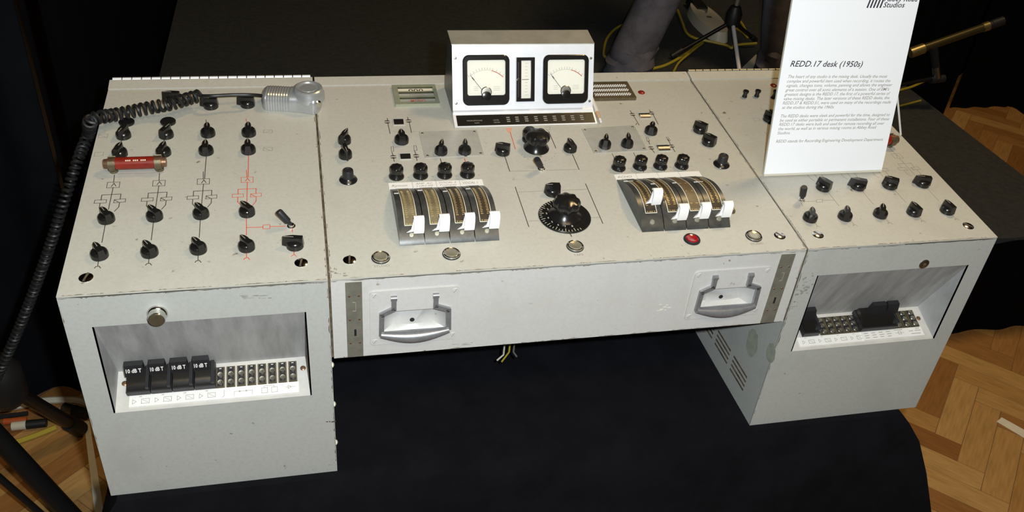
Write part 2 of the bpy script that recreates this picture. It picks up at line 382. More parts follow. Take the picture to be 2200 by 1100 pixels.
# ---------------------------------------------------------------- table cloth under the desk
def table_cloth():
    t = thing('draped_table', (0.35, 0.25, FLOOR_Z), 'table under a black cloth carrying the mixing desk', 'table')
    x0, x1, y0, y1 = -0.322, 0.995, -0.012, 0.60
    bm = bmesh.new(); base = []
    def edge(xa, ya, xb, yb, n):
        for k in range(n): base.append((xa + (xb-xa)*k/n, ya + (yb-ya)*k/n))
    edge(x0, y0, x1, y0, 60); edge(x1, y0, x1, y1, 28); edge(x1, y1, x0, y1, 40); edge(x0, y1, x0, y0, 28)
    cx, cy = (x0+x1)/2, (y0+y1)/2; rings = []
    for li, z in enumerate((0.0, -0.004, -0.02, -0.06, -0.14, -0.26, -0.40, -0.52, FLOOR_Z + 0.004)):
        ring = []; d = -z / 0.62
        for k, (x, y) in enumerate(base):
            nx = -1 if x <= x0 + 1e-6 else (1 if x >= x1 - 1e-6 else 0); ny = -1 if y <= y0 + 1e-6 else (1 if y >= y1 - 1e-6 else 0)
            cr = math.exp(-(((x - x1) / 0.16) ** 2 + ((y - y0) / 0.2) ** 2)); cl_ = math.exp(-(((x - x0) / 0.1) ** 2 + ((y - y0) / 0.12) ** 2))
            fl_ = (0.012 * min(1, d * 12) + 0.07 * d) + 0.012 * min(1, d*3) * math.sin(k * 0.55 + 1.2*math.sin(k*0.21))
            dx = nx * fl_; dy = ny * fl_ * (0.7 if ny < 0 else 0.3)
            if cr > 0.02: dx += cr * (0.17 * d ** 0.8); dy += cr * (-0.02 * d)
            if cl_ > 0.02: dx -= cl_ * (0.022 * min(1, d * 9) + 0.02 * d)
            ring.append(bm.verts.new((x + dx, y + dy, z)))
        rings.append(ring)
    n = len(base)
    for A, B in zip(rings, rings[1:]):
        for k in range(n): bm.faces.new((A[k], B[k], B[(k+1)%n], A[(k+1)%n]))
    bm.faces.new(rings[0])
    link('tablecloth', bm, CLOTH, t)
    bm = bmesh.new()
    for (x, y) in ((x0+.05, y0+.05), (x1-.05, y0+.05), (x1-.05, y1-.05), (x0+.05, y1-.05)): box(bm, x-.02, x+.02, y-.02, y+.02, FLOOR_Z + 0.001, -0.03)
    box(bm, x0+.01, x1-.01, y0+.01, y1-.01, -0.03, -0.002); link('table_frame', bm, JOINT, t)
table_cloth()

# ---------------------------------------------------------------- the three cabinets of the desk
ped_l = thing('console_cabinet', (-W1/2, 0.25, 0), 'cream console pedestal with red diagram column and four black plugs in its front pocket', 'console')
centre = thing('console_cabinet', (W2/2, 0.25, 0.235), 'centre console section with eight quadrant faders and two drop handles on its front', 'console')
ped_r = thing('console_cabinet', (W2 + W1/2, 0.25, 0), 'cream console pedestal with louvre slots in its side and a keyhole in its front', 'console')
G2 = 0.0017                                             # half of the open joint between cabinets
HANDLES = ((0.0523, 0.1750, 0.2560, 0.3509), (0.5256, 0.6483, 0.2570, 0.3475))
def top_z(y): return H + y * sn / cs
def cabinet(root, x0, x1, zb, pocket, front_m):
    # top panel, rear strip, hidden core, sides, front
    bm = bmesh.new(); box(bm, x0, x1, 0, 0.4965, -0.0022, 0); bevel(bm, 0.0008, 2); link('top_panel', bm, CREAM, root, TOP.M)
    bm = bmesh.new(); prism_x(bm, [(0.4975, -0.003), (0.4975, 0.0016), (0.5215, 0.0044), (0.5235, 0.002), (0.5235, -0.003)], x0, x1); bevel(bm, 0.0006, 1)
    link('rear_strip', bm, CREAM, root, TOP.M)
    yb = 0.5215 * cs
    bm = bmesh.new(); e = 0.0022
    prof = [(0.022 if pocket is None else PD + 0.004, zb + 0.002), (0.022 if pocket is None else PD + 0.004, top_z(0.02) - 0.005), (yb - e, top_z(yb) - 0.004), (yb - e, zb + 0.002)]
    prism_x(bm, prof, x0 + e, x1 - e)
    box(bm, x0 + e, x1 - e, 0.0015, 0.014, top_z(0) - 0.02, top_z(0) - 0.0023)
    link('core', bm, GAP, root)
    for side, xa in ((-1, x0), (1, x1)):
        bm = bmesh.new(); prism_x(bm, [(0.0012, zb), (0.0012, top_z(0.0012) - 0.0036), (yb, top_z(yb) - 0.0036), (yb, zb)], xa if side < 0 else xa - 0.0016, xa + 0.0016 if side < 0 else xa)
        link('side_panel', bm, front_m, root)
    bm = bmesh.new(); box(bm, x0, x1, yb - 0.0015, yb, zb, top_z(yb) - 0.004); link('back_panel', bm, front_m, root)
    bm = bmesh.new(); zt = H - 0.0034
    if pocket is None:
        t = 0.0018; xs_ = [x0]
        for a, b, c, d in HANDLES:
            a, b, c, d = a + 0.004, b - 0.004, c + 0.004, d - 0.004
            box(bm, xs_[-1], a, 0, t, zb, zt); box(bm, a, b, 0, t, zb, c); box(bm, a, b, 0, t, d, zt); xs_.append(b)
        box(bm, xs_[-1], x1, 0, t, zb, zt); bmesh.ops.remove_doubles(bm, verts=bm.verts, dist=1e-6)
    else:
        a, b = pocket; t = 0.0018
        box(bm, x0, a, 0, t, zb, zt); box(bm, b, x1, 0, t, zb, zt); box(bm, a, b, 0, t, zb, PZ0); box(bm, a, b, 0, t, PZ1, zt)
        bmesh.ops.remove_doubles(bm, verts=bm.verts, dist=1e-6)
    fp_ = link('front_panel', bm, front_m, root)
    if pocket:
        a, b = pocket
        bm = bmesh.new(); t = 0.002
        prism_x(bm, [(0.0, PZ1), (PD, PB), (PD + t, PB), (t + 0.001, PZ1 + 0.001)], a, b)
        prism_x(bm, [(0.0, PZ0), (0.0, PZ1), (PD, PB)], a - t, a); prism_x(bm, [(0.0, PZ0), (0.0, PZ1), (PD, PB)], b, b + t)
        link('pocket_hood', bm, POCKET, root)
        bm = bmesh.new(); L = math.hypot(PD, PB - PZ0); box(bm, a, b, 0, L, -0.002, 0); link('jack_panel', bm, POCKETW, root, JACK.M)
    return fp_
PL = (-0.2972, -0.0342); PR = (0.7338, 0.9992)
cabinet(ped_l, -W1, -G2, 0.0, PL, GREYP)
cabinet(centre, G2, W2 - G2, 0.2352, None, WHITEP)
cabinet(ped_r, W2 + G2, W2 + W1, 0.0, PR, GREYP)
for x in (0.0, W2):
    bm = bmesh.new(); prism_x(bm, [(0.0015, 0.2365), (0.0015, H - 0.0015), (0.515, top_z(0.515) - 0.0013), (0.515, 0.2365)], x - G2 + 0.0003, x + G2 - 0.0003); link('dark_joint_strip', bm, GAP, centre)  # added dark strip so the grimy open joint shows no lit cabinet sides
WEAR = mat('worn_edge', (0.17, 0.125, 0.075), 0.7, col2=(0.05, 0.04, 0.03), scale=90)
SCUFF = mat('scuff', (0.33, 0.325, 0.28), 0.55, col2=(0.22, 0.22, 0.20), scale=120)
def worn_line(root, frame, a, b, wmax, cover, seed, z=0.00012):
    rnd = random.Random(seed); bm = bmesh.new(); A = Vector(a); D = Vector(b) - A; L = D.length; d = D / L; n = Vector((-d.y, d.x)); t = 0.0
    while t < L:
        l = 0.004 + 0.03 * rnd.random() ** 2
        if rnd.random() < cover:
            k = 5; lo = [A + d*min(L, t + l*i/k) for i in range(k+1)]; hi = [p + n * wmax * (0.15 + 0.85*rnd.random()**2) * (0.3 if i in (0, k) else 1) for i, p in enumerate(lo)]
            prism(bm, [tuple(p) for p in lo] + [tuple(p) for p in reversed(hi)], -0.0001, z)
        t += l * (0.6 + 0.6 * rnd.random())
    link('worn_edge', bm, WEAR, root, frame.M, kind='stuff')
for root, x0, x1, sd in ((ped_l, -W1, -G2, 1), (centre, G2, W2 - G2, 2), (ped_r, W2 + G2, W2 + W1, 3)):
    worn_line(root, TOP, (x0 + 0.001, 0.0009), (x1 - 0.001, 0.0009), 0.0013, 0.7, sd); worn_line(root, FRONT, (x1 - 0.001, H - 0.0038), (x0 + 0.001, H - 0.0038), 0.0013, 0.75, sd + 9)
worn_line(ped_l, TOP, (-G2 - 0.001, 0.002), (-G2 - 0.001, 0.49), 0.0014, 0.4, 21); worn_line(centre, TOP, (W2 - G2 - 0.001, 0.002), (W2 - G2 - 0.001, 0.49), 0.0012, 0.45, 22); worn_line(ped_r, TOP, (W2 + G2 + 0.001, 0.49), (W2 + G2 + 0.001, 0.002), 0.0012, 0.45, 23); worn_line(centre, TOP, (G2 + 0.001, 0.49), (G2 + 0.001, 0.002), 0.0012, 0.4, 24)
worn_line(ped_l, FRONT, (-G2 - 0.0008, 0.004), (-G2 - 0.0008, 0.36), 0.0016, 0.5, 25); worn_line(ped_r, FRONT, (W2 + G2 + 0.0008, 0.365), (W2 + G2 + 0.0008, 0.004), 0.0016, 0.55, 26); worn_line(centre, FRONT, (W2 - G2 - 0.0008, 0.238), (W2 - G2 - 0.0008, 0.36), 0.0014, 0.5, 27)
worn_line(ped_l, FRONT, (-W1 + 0.0008, 0.36), (-W1 + 0.0008, 0.01), 0.0012, 0.25, 28); worn_line(centre, FRONT, (0.005, 0.2356), (0.695, 0.2356), 0.0014, 0.5, 29)
def scuff(root, frame, px, rx, ry, seed, m=None, n=9):
    rnd = random.Random(seed); bm = bmesh.new(); u, v = frame.uv(px)
    for k in range(n):
        cx, cy = u + rx*(rnd.random()*2-1), v + ry*(rnd.random()*2-1); a, b = rx*(0.12 + 0.3*rnd.random()), ry*(0.08 + 0.22*rnd.random())
        prism(bm, [(cx + a*math.cos(2*PI*i/9)*(0.6 + 0.4*rnd.random()), cy + b*math.sin(2*PI*i/9)*(0.6 + 0.4*rnd.random())) for i in range(9)], -0.0001, 0.00006 + 0.00001*k)
    link('scuff', bm, m or SCUFF, root, frame.M, kind='stuff')
scuff(ped_l, FRONT, (550, 640), 0.020, 0.007, 1); scuff(ped_l, FRONT, (704, 904), 0.010, 0.005, 2, WEAR, 6); scuff(ped_l, FRONT, (712, 998), 0.006, 0.004, 3, None, 6); scuff(ped_l, FRONT, (345, 1042), 0.006, 0.0005, 4, WEAR, 4)
scuff(ped_r, FRONT, (1728, 622), 0.012, 0.010, 5, None, 14); scuff(ped_r, FRONT, (1706, 655), 0.008, 0.008, 6, None, 8); scuff(ped_r, FRONT, (1735, 598), 0.008, 0.010, 7, None, 8); scuff(centre, TOP, (728, 585), 0.010, 0.008, 8, None, 9); scuff(centre, FRONT, (1555, 565), 0.003, 0.002, 9, WEAR, 4)
scuff(centre, FRONT, (1000, 739), 0.02, 0.002, 10, None, 7); scuff(centre, FRONT, (1430, 660), 0.012, 0.006, 11, PAPERY, 7)
SIDE_R = Frame((W2 + G2, 0, 0), (0, -1, 0), (0, 0, 1))
GREEN = mat('green_grey_patch', (0.36, 0.38, 0.30), 0.5, var=0.2, scale=60)
for (px, rx, ry) in (((1616, 738), 0.020, 0.030), ((1656, 758), 0.014, 0.020)):
    u, v = SIDE_R.uv(px); bm = bmesh.new(); rnd = random.Random(px[0]); prism(bm, [(u + rx*math.cos(2*PI*i/18)*(0.85 + 0.2*rnd.random()), v + ry*math.sin(2*PI*i/18)*(0.85 + 0.2*rnd.random())) for i in range(18)], -0.0001, 0.0001); link('paint_patch', bm, GREEN, ped_r, SIDE_R.M)
# louvre slots in the inner side of the right pedestal, rivets on the left one
for gy in (0.048, 0.118, 0.188):
    for k, z in enumerate((0.036, 0.046, 0.056, 0.066)):
        bm = bmesh.new(); x = W2 + G2
        prism_x(bm, [(gy, z), (gy, z + 0.0036), (gy + 0.056, z + 0.0036), (gy + 0.056, z)], x - 0.0006, x + 0.0004); link('louvre_slot', bm, GAP, ped_r)
for q in ((727, 795), (723, 880), (728, 962)):
    p = Vector((-G2, 0.012, FRONT.uv(q)[1])); bm = bmesh.new(); lathe(bm, [(0.004, 0), (0.004, 0.0015), (0.002, 0.003), (0, 0.0032)], 10, M=T4(-G2, p.y, p.z) @ Matrix.Rotation(PI/2, 4, 'Y'))
    link('rivet', bm, FRAMEL, ped_l)
# piano hinge knuckles along the rear edges
bmk = bmesh.new(); lathe(bmk, [(0.003, 0), (0.0034, 0.0004), (0.0034, 0.0136), (0.003, 0.014)], 10, M=Matrix.Rotation(PI/2, 4, 'Y')); knuckle = to_mesh('hinge_knuckle', bmk, True); knuckle.materials.append(CHROME)
for root, x0, n in ((ped_l, -W1 + 0.004, 21), (ped_r, W2 + 0.004, 21)):
    kn = knuckle if root is ped_l else knuckle.copy(); kn.materials[0] = BRUSHED if root is ped_l else GALV  # left knuckles coloured whiter to carry that hinge's bright highlights, right ones dull
    for k in range(n): link('hinge_knuckle', kn, None, root, TOP.M @ T4(x0 + k * 0.0154, 0.5258, 0.0026))

# ---------------------------------------------------------------- knobs
def lobes(n, depth): return lambda a, i: 1 - depth * (0.5 - 0.5 * math.cos(a * n)) ** 0.7
def bar_knob_meshes(r, h, bw, over, tip):
    """round body with a gripping bar across it; the pointer end of the bar reaches past the body (+x)"""
    bm = bmesh.new(); lathe(bm, [(r, 0), (r, h*0.30), (r*0.94, h*0.50), (r*0.80, h*0.60), (0, h*0.62)], 26); b = to_mesh('body', bm, True); b.materials.append(BAKE)
    bm = bmesh.new(); L = r + over
    pts = [(-r*1.02, -bw*0.42), (r*0.2, -bw*0.5), (L - tip, -bw*0.40), (L, -bw*0.10), (L, bw*0.10), (L - tip, bw*0.40), (r*0.2, bw*0.5), (-r*1.02, bw*0.42)]
    tp = [(p[0]*0.90, p[1]*0.74) for p in pts]
    prism(bm, pts, h*0.12, h, taper=tp); bevel(bm, r*0.07, 2, 25); g = to_mesh('grip', bm, True); g.materials.append(BAKE)
    bm = bmesh.new(); box(bm, r*0.1, L*0.84, -0.0005, 0.0005, h - 0.0003, h + 0.0003); l = to_mesh('pointer_line', bm); l.materials.append(INKG)
    return [('body', b), ('grip', g), ('pointer_line', l)]
BARK = bar_knob_meshes(0.0112, 0.0160, 0.0118, 0.0018, 0.005)
BARW = bar_knob_meshes(0.0118, 0.0165, 0.0115, 0.0055, 0.009)     # wide pointer knob
BARF = bar_knob_meshes(0.0116, 0.0170, 0.0140, 0.0016, 0.007)     # fat rounded pointer knob
CHICK = bar_knob_meshes(0.0104, 0.0185, 0.0100, 0.0050, 0.008)    # narrow pointer knob
def scaled(parts, f, fz):
    for _, me in parts: me.transform(Matrix.Diagonal((f, f, fz, 1)))
    return parts
def fluted_meshes():
    bm = bmesh.new(); lathe(bm, [(0.0148, 0), (0.0150, 0.0015), (0.0138, 0.0042), (0.0118, 0.0072), (0.0112, 0.0085)], 28); s = to_mesh('skirt', bm, True); s.materials.append(BAKE)
    bm = bmesh.new(); lathe(bm, [(0.0110, 0.0085), (0.0128, 0.0105), (0.0130, 0.0190), (0.0122, 0.0220), (0.0080, 0.0236), (0, 0.0240)], 48, lambda a, i: 1 if i in (5,) else 1 - 0.10*(0.5-0.5*math.cos(8*a)))
    c = to_mesh('fluted_cap', bm, True, 60); c.materials.append(BAKE)
    bm = bmesh.new(); box(bm, 0.0122, 0.0149, -0.0005, 0.0005, 0.0026, 0.0046); l = to_mesh('pointer_line', bm); l.materials.append(INKG)
    return [('skirt', s), ('fluted_cap', c), ('pointer_line', l)]
FLUT = scaled(fluted_meshes(), 0.80, 0.84)
def hat_meshes():
    bm = bmesh.new(); lathe(bm, [(0.0160, 0), (0.0162, 0.0012), (0.0150, 0.0030), (0.0115, 0.0050), (0.0104, 0.0070)], 28); s = to_mesh('skirt', bm, True); s.materials.append(BAKE)
    bm = bmesh.new(); lathe(bm, [(0.0104, 0.0070), (0.0096, 0.0090), (0.0092, 0.0200), (0.0085, 0.0212), (0.0066, 0.0214), (0.0060, 0.0200), (0, 0.0198)], 28); c = to_mesh('cap', bm, True); c.materials.append(BLACKM)
    return [('skirt', s), ('cap', c)]
HATK = scaled(hat_meshes(), 0.85, 0.88)
def knob(root, px, kind, ang=90, h=None, name='knob'):
    hh = {id(BARK): .008, id(BARW): .009, id(BARF): .010, id(CHICK): .010, id(FLUT): .010, id(HATK): .010}[id(kind)] if h is None else h
    u, v = TOP.uv(px, hh)
    M = TOP.M @ T4(u, v, 0.0) @ RZ(math.radians(ang))
    o = link(name, kind[0][1], None, root, M)
    for nm, me in kind[1:]: link(nm, me, None, o, M)
    return o
# left pedestal (angle: where the pointer looks, 90 = to the rear)
for px, a in (((264,284),-110), ((356,283),60), ((446,280),92), ((534,279),90), ((256,323),75), ((350,321),75), ((442,318),90), ((533,316),90),
              ((227,463),120), ((331,458),125), ((431,453),122), ((530,449),128), ((212,540),118), ((320,535),122), ((425,528),122), ((529,523),124)):
    knob(ped_l, px, BARK, a)
knob(ped_l, (633,518), BARW, 172); knob(ped_l, (452,219), BARW, 176); knob(ped_l, (531,216), BARW, 176); knob(ped_l, (371,206), BARW, 175)
for q in ((272,262), (361,261)):
    u, v = TOP.uv(q, 0.002); bm = bmesh.new(); lathe(bm, [(0.0118, 0), (0.0118, 0.003), (0.0105, 0.0042), (0, 0.0046)], 26); link('blanking_plug', bm, BAKE, ped_l, TOP.M @ T4(u, v))
# right pedestal
for px, a in (((1743,462),65), ((1818,459),65), ((1894,454),60), ((1966,450),100), ((2038,446),100)): knob(ped_r, px, BARK, a)
for px, a, k in (((1772,394),125,BARF), ((1846,393),162,BARW), ((1915,390),150,BARF), ((1985,387),165,BARW)): knob(ped_r, px, k, a)
cols_r = (0.8009, 0.8625, 0.9223, 0.984)
for x in cols_r:
    for y in (0.352, 0.304):
        M = TOP.M @ T4(x, y) @ RZ(math.radians(95)); o = link('knob', BARK[0][1], None, ped_r, M)
        for nm, me in BARK[1:]: link(nm, me, None, o, M)
knob(ped_r, (1655,250), BARK, 120)
for q in ((1601,203), (1627,202), (1665,203), (1690,201)):
    u, v = TOP.uv(q, 0.005); bm = bmesh.new(); lathe(bm, [(0.0048, 0), (0.0048, 0.002), (0.0038, 0.004), (0.0040, 0.009), (0.0054, 0.010), (0.0052, 0.013), (0, 0.0134)], 16); link('push_button', bm, BAKE, ped_r, TOP.M @ T4(u, v))
# centre
for px in ((852,368), (904,366), (956,365), (1005,364), (1331,350), (1377,348), (1421,347), (1467,346)): knob(centre, px, FLUT, -100)
for px, a in (((948,318),75), ((999,317),80), ((1301,305),70), ((1349,303),75)): knob(centre, px, CHICK, a)
for px, k, a in (((740,294),CHICK,65), ((742,325),CHICK,-80), ((1506,271),BARF,135), ((1525,298),BARF,130), ((863,293),BARF,90), ((1400,276),BARK,65), ((1081,317),BARF,160), ((1226,313),BARK,100)): knob(centre, px, k, a)
knob(centre, (748,375), HATK); knob(centre, (1553,343), HATK)
knob(centre, (1188,404), BARF, 178)
# big lobed knob and the large dial
def big_knob(px, r, lob, cap_h, cone_r, cone_h, disc_r=None):
    u, v = TOP.uv(px); M = TOP.M @ T4(u, v); z = 0.0
    if disc_r:
        bm = bmesh.new(); lathe(bm, [(disc_r, 0.0), (disc_r, 0.002), (disc_r - 0.0012, 0.0032), (0, 0.0032)], 56); root = link('dial_plate', bm, BAKE, centre, M); z = 0.0032
        bm = bmesh.new()
        for k in range(27):
            a = math.radians(100 + k * 7.5 * 1.0)
            r0, r1 = disc_r - (0.0075 if k % 3 == 0 else 0.0045), disc_r - 0.0015
            stroke(bm, [(r0*math.cos(a), r0*math.sin(a)), (r1*math.cos(a), r1*math.sin(a))], 0.0006, 0.0030, 0.0034)
            if k % 3 == 0: text_mesh(bm, str(k // 3), None, 0.0055, (disc_r-0.0125)*math.cos(a) - 0.0015, (disc_r-0.0125)*math.sin(a) - 0.0015, 0.00335)
        link('dial_marks', bm, FRAMEL, root, M)
    bm = bmesh.new(); lathe(bm, [(cone_r, z), (cone_r, z + 0.0015), (cone_r*0.92, z + cone_h*0.25), (r*0.72, z + cone_h*0.85), (r*0.70, z + cone_h)], 44)
    if disc_r: link('cone', bm, BAKE, root, M)
    else: root = link('cone_knob', bm, BAKE, centre, M)
    z += cone_h
    bm = bmesh.new(); lathe(bm, [(r*0.70, z), (r*0.95, z + cap_h*0.14), (r, z + cap_h*0.35), (r*0.98, z + cap_h*0.62), (r*0.86, z + cap_h*0.85), (r*0.5, z + cap_h*0.97), (0, z + cap_h)], 64,
        lambda a, i: 1 if i >= 5 or i == 0 else 1 - 0.13*(0.5 - 0.5*math.cos(lob*a + 0.6)))
    link('lobed_cap', bm, BAKE, root, M)
    return root
big_knob((1152,318), 0.0208, 6, 0.018, 0.0212, 0.0130)
big_knob((1213,466), 0.0212, 8, 0.019, 0.0250, 0.0130, 0.0396)
u, v = TOP.uv((1138,288), 0.012); bm = bmesh.new(); lathe(bm, [(0.0115, 0), (0.0115, 0.004), (0.009, 0.006), (0.0118, 0.010), (0.0122, 0.018), (0.009, 0.022), (0, 0.0225)], 40, lambda a, i: 1 - 0.08*(0.5-0.5*math.cos(6*a)) if i > 2 else 1)
link('knob', bm, BAKE, centre, TOP.M @ T4(u, v))
# toggle switches: bushing, lever
def toggle(root, base, tip, r=0.0053):
    u, v = TOP.uv(base); h = 0.030
    bm = bmesh.new(); lathe(bm, [(0.0058, 0), (0.0058, 0.0016), (0.0042, 0.0020), (0.0038, 0.0046), (0, 0.005)], 18); o = link('toggle_switch', bm, CHROME, root, TOP.M @ T4(u, v))
    best = None
    for k in range(8, 46):                       # height of the tip such that the lever is 33 mm long
        hz = k / 1000; a, b = TOP.uv(tip, hz); L = math.sqrt((a-u)**2 + (b-v)**2 + hz*hz)
        if best is None or abs(L - h) < best[0]: best = (abs(L - h), a, b, hz)
    _, a, b, hz = best
    P0 = Vector((u, v, 0.003)); P1 = Vector((a, b, hz)); d = (P1 - P0).normalized(); L = (P1-P0).length
    bm = bmesh.new(); tube(bm, [P0, P0 + d*0.006, P0 + d*0.0075, P0 + d*(L-0.002), P1], [r*0.5, r*0.62, r*0.95, r, r*0.86], 18)
    link('lever', bm, BLACKM, o, TOP.M)
toggle(ped_l, (626,487), (598,454)); toggle(centre, (1163,364), (1153,342)); toggle(ped_r, (1722,430), (1728,402))
# ---------------------------------------------------------------- screws and signal lamps
def screw(root, px, r=0.0088, frame=TOP, m=CHROME, ang=75, hgt=0.0022):
    u, v = frame.uv(px); M = frame.M @ T4(u, v); s = 0.14
    bm = bmesh.new(); lathe(bm, [(r, 0), (r, hgt*0.35), (r*0.72, hgt*0.9), (0, hgt)], 22); o = link('screw', bm, m, root, M)
    bm = bmesh.new(); box(bm, -r*0.86, r*0.86, -r*s, r*s, hgt*0.55, hgt + 0.00025, RZ(math.radians(ang))); link('slot', bm, GAP, o, M)
    return o
screw(ped_l, (185,597)); screw(ped_l, (647,565), ang=80); screw(centre, (751,559), ang=85); screw(centre, (1675,507), ang=120); screw(ped_r, (1757,505), ang=125); screw(ped_r, (2080,486), ang=130)
def lamp(px, m):
    u, v = TOP.uv(px, 0.002); M = TOP.M @ T4(u, v) @ Matrix.Diagonal((0.78, 0.78, 0.9, 1))
    bm = bmesh.new(); lathe(bm, [(0.0152, 0), (0.0155, 0.001), (0.0150, 0.0036), (0.0136, 0.0044), (0.0124, 0.0036), (0.0120, 0.0020)], 36); o = link('signal_lamp', bm, BLACKM if m is not LENS else CHROME, centre, M)
    bm = bmesh.new(); lathe(bm, [(0.0128, 0.0016), (0.0122, 0.0034), (0.0100, 0.0046), (0.0065, 0.0040), (0, 0.0034)], 32); link('lens', bm, m, o, M)
    bm = bmesh.new(); lathe(bm, [(0.0163, 0), (0.0163, 0.0012), (0.0150, 0.0014)], 36); link('black_ring', bm, BLACKM, o, M)
for q in ((818,552), (970,544), (1236,528), (1620,506)): lamp(q, LENS)
lamp((1487,513), LENSR)
# ---------------------------------------------------------------- quadrant faders
FY0, FY1, SAG, SKEW = 0.060, 0.1925, 0.0275, 0.25
Cc = FY1 - FY0; YC = (FY0+FY1)/2
def arc_d(t): return (Cc/2, SAG * (-2*t*(1 - SKEW*t) - SKEW*(1 - t*t)))
def arc(t, off=0.0):                              # hump of the fader, steeper at the front: t from -1 (front) to 1 (rear)
    dy, dz = arc_d(t); L = math.hypot(dy, dz)
    return (YC + Cc/2*t - dz/L*off, SAG*(1 - t*t)*(1 - SKEW*t) + dy/L*off)
def arc_strip(bm, x0, x1, t0, t1, off0, off1, n=14):
    pr = [arc(t0 + (t1-t0)*k/n, off1) for k in range(n+1)] + [arc(t1 + (t0-t1)*k/n, off0) for k in range(n+1)]
    prism_x(bm, pr, x0, x1)
UW = 0.1432 / 4
def fader(x0, cap_px, film, ticks, mark_t, extra=False):
    xa, xb = x0 + 0.0007, x0 + UW - 0.0007; w_ = xb - xa
    bm = bmesh.new(); n = 20
    pr = [arc(-1 + 2*k/n) for k in range(n+1)] + [(FY1 + 0.0002, -0.0005), (FY0 - 0.0002, -0.0005)]
    prism_x(bm, pr, xa, xb); bevel(bm, 0.0012, 2, 50); body = link('fader', bm, FMETAL, centre, TOP.M)
    sa, sb, tf = xa + w_*0.27, xa + w_*0.76, -0.66
    bm = bmesh.new(); arc_strip(bm, sa, sb, tf, 0.97, -0.0002, 0.0004); link('scale_strip', bm, film, body, TOP.M)
    bm = bmesh.new(); lw = 0.0008
    arc_strip(bm, sa - lw, sa, tf, 0.97, -0.0002, 0.0008); arc_strip(bm, sb, sb + lw, tf, 0.97, -0.0002, 0.0008); arc_strip(bm, sa - lw, sb + lw, tf - 0.012, tf, -0.0002, 0.0008, 2)
    link('strip_border', bm, FRAMEL, body, TOP.M)
    bm = bmesh.new()
    for k in range(ticks):
        t = tf + 0.16 + k * 1.12 / ticks
        arc_strip(bm, sa + w_*0.06, sa + w_*(0.15 if k % 2 else 0.17), t, t + 0.016, 0.0003, 0.0006, 1); arc_strip(bm, sb - w_*(0.15 if k % 2 else 0.17), sb - w_*0.06, t, t + 0.016, 0.0003, 0.0006, 1)
    for xx in (sa + 0.0028, sb - 0.0028): arc_strip(bm, xx - 0.0008, xx + 0.0008, tf + 0.012, tf + 0.035, 0.0003, 0.0009, 1)
    arc_strip(bm, (sa+sb)/2 - 0.003, (sa+sb)/2 + 0.003, tf + 0.014, tf + 0.030, 0.0003, 0.0008, 1)
    link('scale_ticks', bm, TICKG, body, TOP.M, kind='stuff')
    bm = bmesh.new(); arc_strip(bm, xa + w_*0.05, xa + w_*(0.24 if not extra else 0.5), mark_t, mark_t + 0.016, 0.0, 0.0007, 1); link('white_mark', bm, PAPER, body, TOP.M)
    y, z = arc(-0.84); a = math.atan2(arc_d(-0.84)[1], arc_d(-0.84)[0])
    M = TOP.M @ T4(xa + w_*0.5, y, z) @ Matrix.Rotation(a, 4, 'X')
    bm = bmesh.new(); lathe(bm, [(0.0042, 0), (0.0042, 0.0006), (0.0030, 0.0016), (0, 0.0018)], 16); box(bm, -0.0036, 0.0036, -0.0005, 0.0005, 0.0010, 0.0021, RZ(0.7)); link('screw', bm, GALV, body, M)
    # lever cap: find the place on the arc whose image row is that of the photographed cap foot
    cx = xa + w_*0.80; bt = min((abs(pix(TOP.M @ Vector((cx, *arc(k/200))))[1] - cap_px), k/200) for k in range(-160, 150))[1]
    y, z = arc(bt); M = TOP.M @ T4(cx, y, z + 0.0005)
    cw = 0.0072
    bm = bmesh.new()                              # hooked white tab, seen from the side: foot, upright, top curling to the rear
    pr = [(-0.004, -0.001), (-0.0052, 0.006), (-0.0050, 0.014), (-0.0036, 0.0205), (-0.0008, 0.0240), (0.0034, 0.0246), (0.0072, 0.0226), (0.0066, 0.0196), (0.0036, 0.0210), (0.0010, 0.0196), (-0.0008, 0.0150), (-0.0012, 0.006), (0.0004, -0.001)]
    prism_x(bm, pr, -cw, cw); bevel(bm, 0.0006, 1, 40); cap = link('lever_cap', bm, WPLAST, body, M)
    bm = bmesh.new()                              # spade pointer reaching to the scale
    y2, z2 = arc(bt - 0.02)
    prism(bm, [(-cw - 0.0105, -0.0035), (-cw + 0.001, -0.0015), (-cw + 0.001, 0.006), (-cw - 0.002, 0.006)], 0.001, 0.004, taper=[(-cw - 0.004, -0.0015), (-cw + 0.001, -0.0015), (-cw + 0.001, 0.004), (-cw - 0.001, 0.004)])
    prism(bm, [(-cw - 0.0035, -0.001), (-cw + 0.001, -0.001), (-cw + 0.001, 0.004), (-cw - 0.001, 0.004)], 0.004, 0.0190, taper=[(-cw - 0.0006, 0.0), (-cw + 0.001, 0.0), (-cw + 0.001, 0.003), (-cw - 0.0005, 0.003)])
    link('pointer', bm, WPLAST, body, M)
    if extra:
        bm = bmesh.new(); tube(bm, [(cw, 0.002, 0.006), (cw + 0.007, 0.002, 0.006)], 0.0045, 10); link('lever_stub', bm, BRONZE, body, M)
for k, (cp, film, tk, mt) in enumerate(((497, SCALEA, 20, 0.42), (493, SCALEA, 22, 0.60), (490, SCALED, 26, 0.42), (487, SCALED, 26, 0.55))): fader(0.0990 + k*UW, cp, film, tk, mt)
for k, (cp, film, tk, mt, ex) in enumerate(((436, SCALED, 26, 0.62, True), (470, SCALED, 26, 0.3, False), (466, SCALEB, 3, 0.3, False), (463, SCALED, 26, 0.3, True))): fader(0.4570 + k*UW, cp, film, tk, mt, ex)
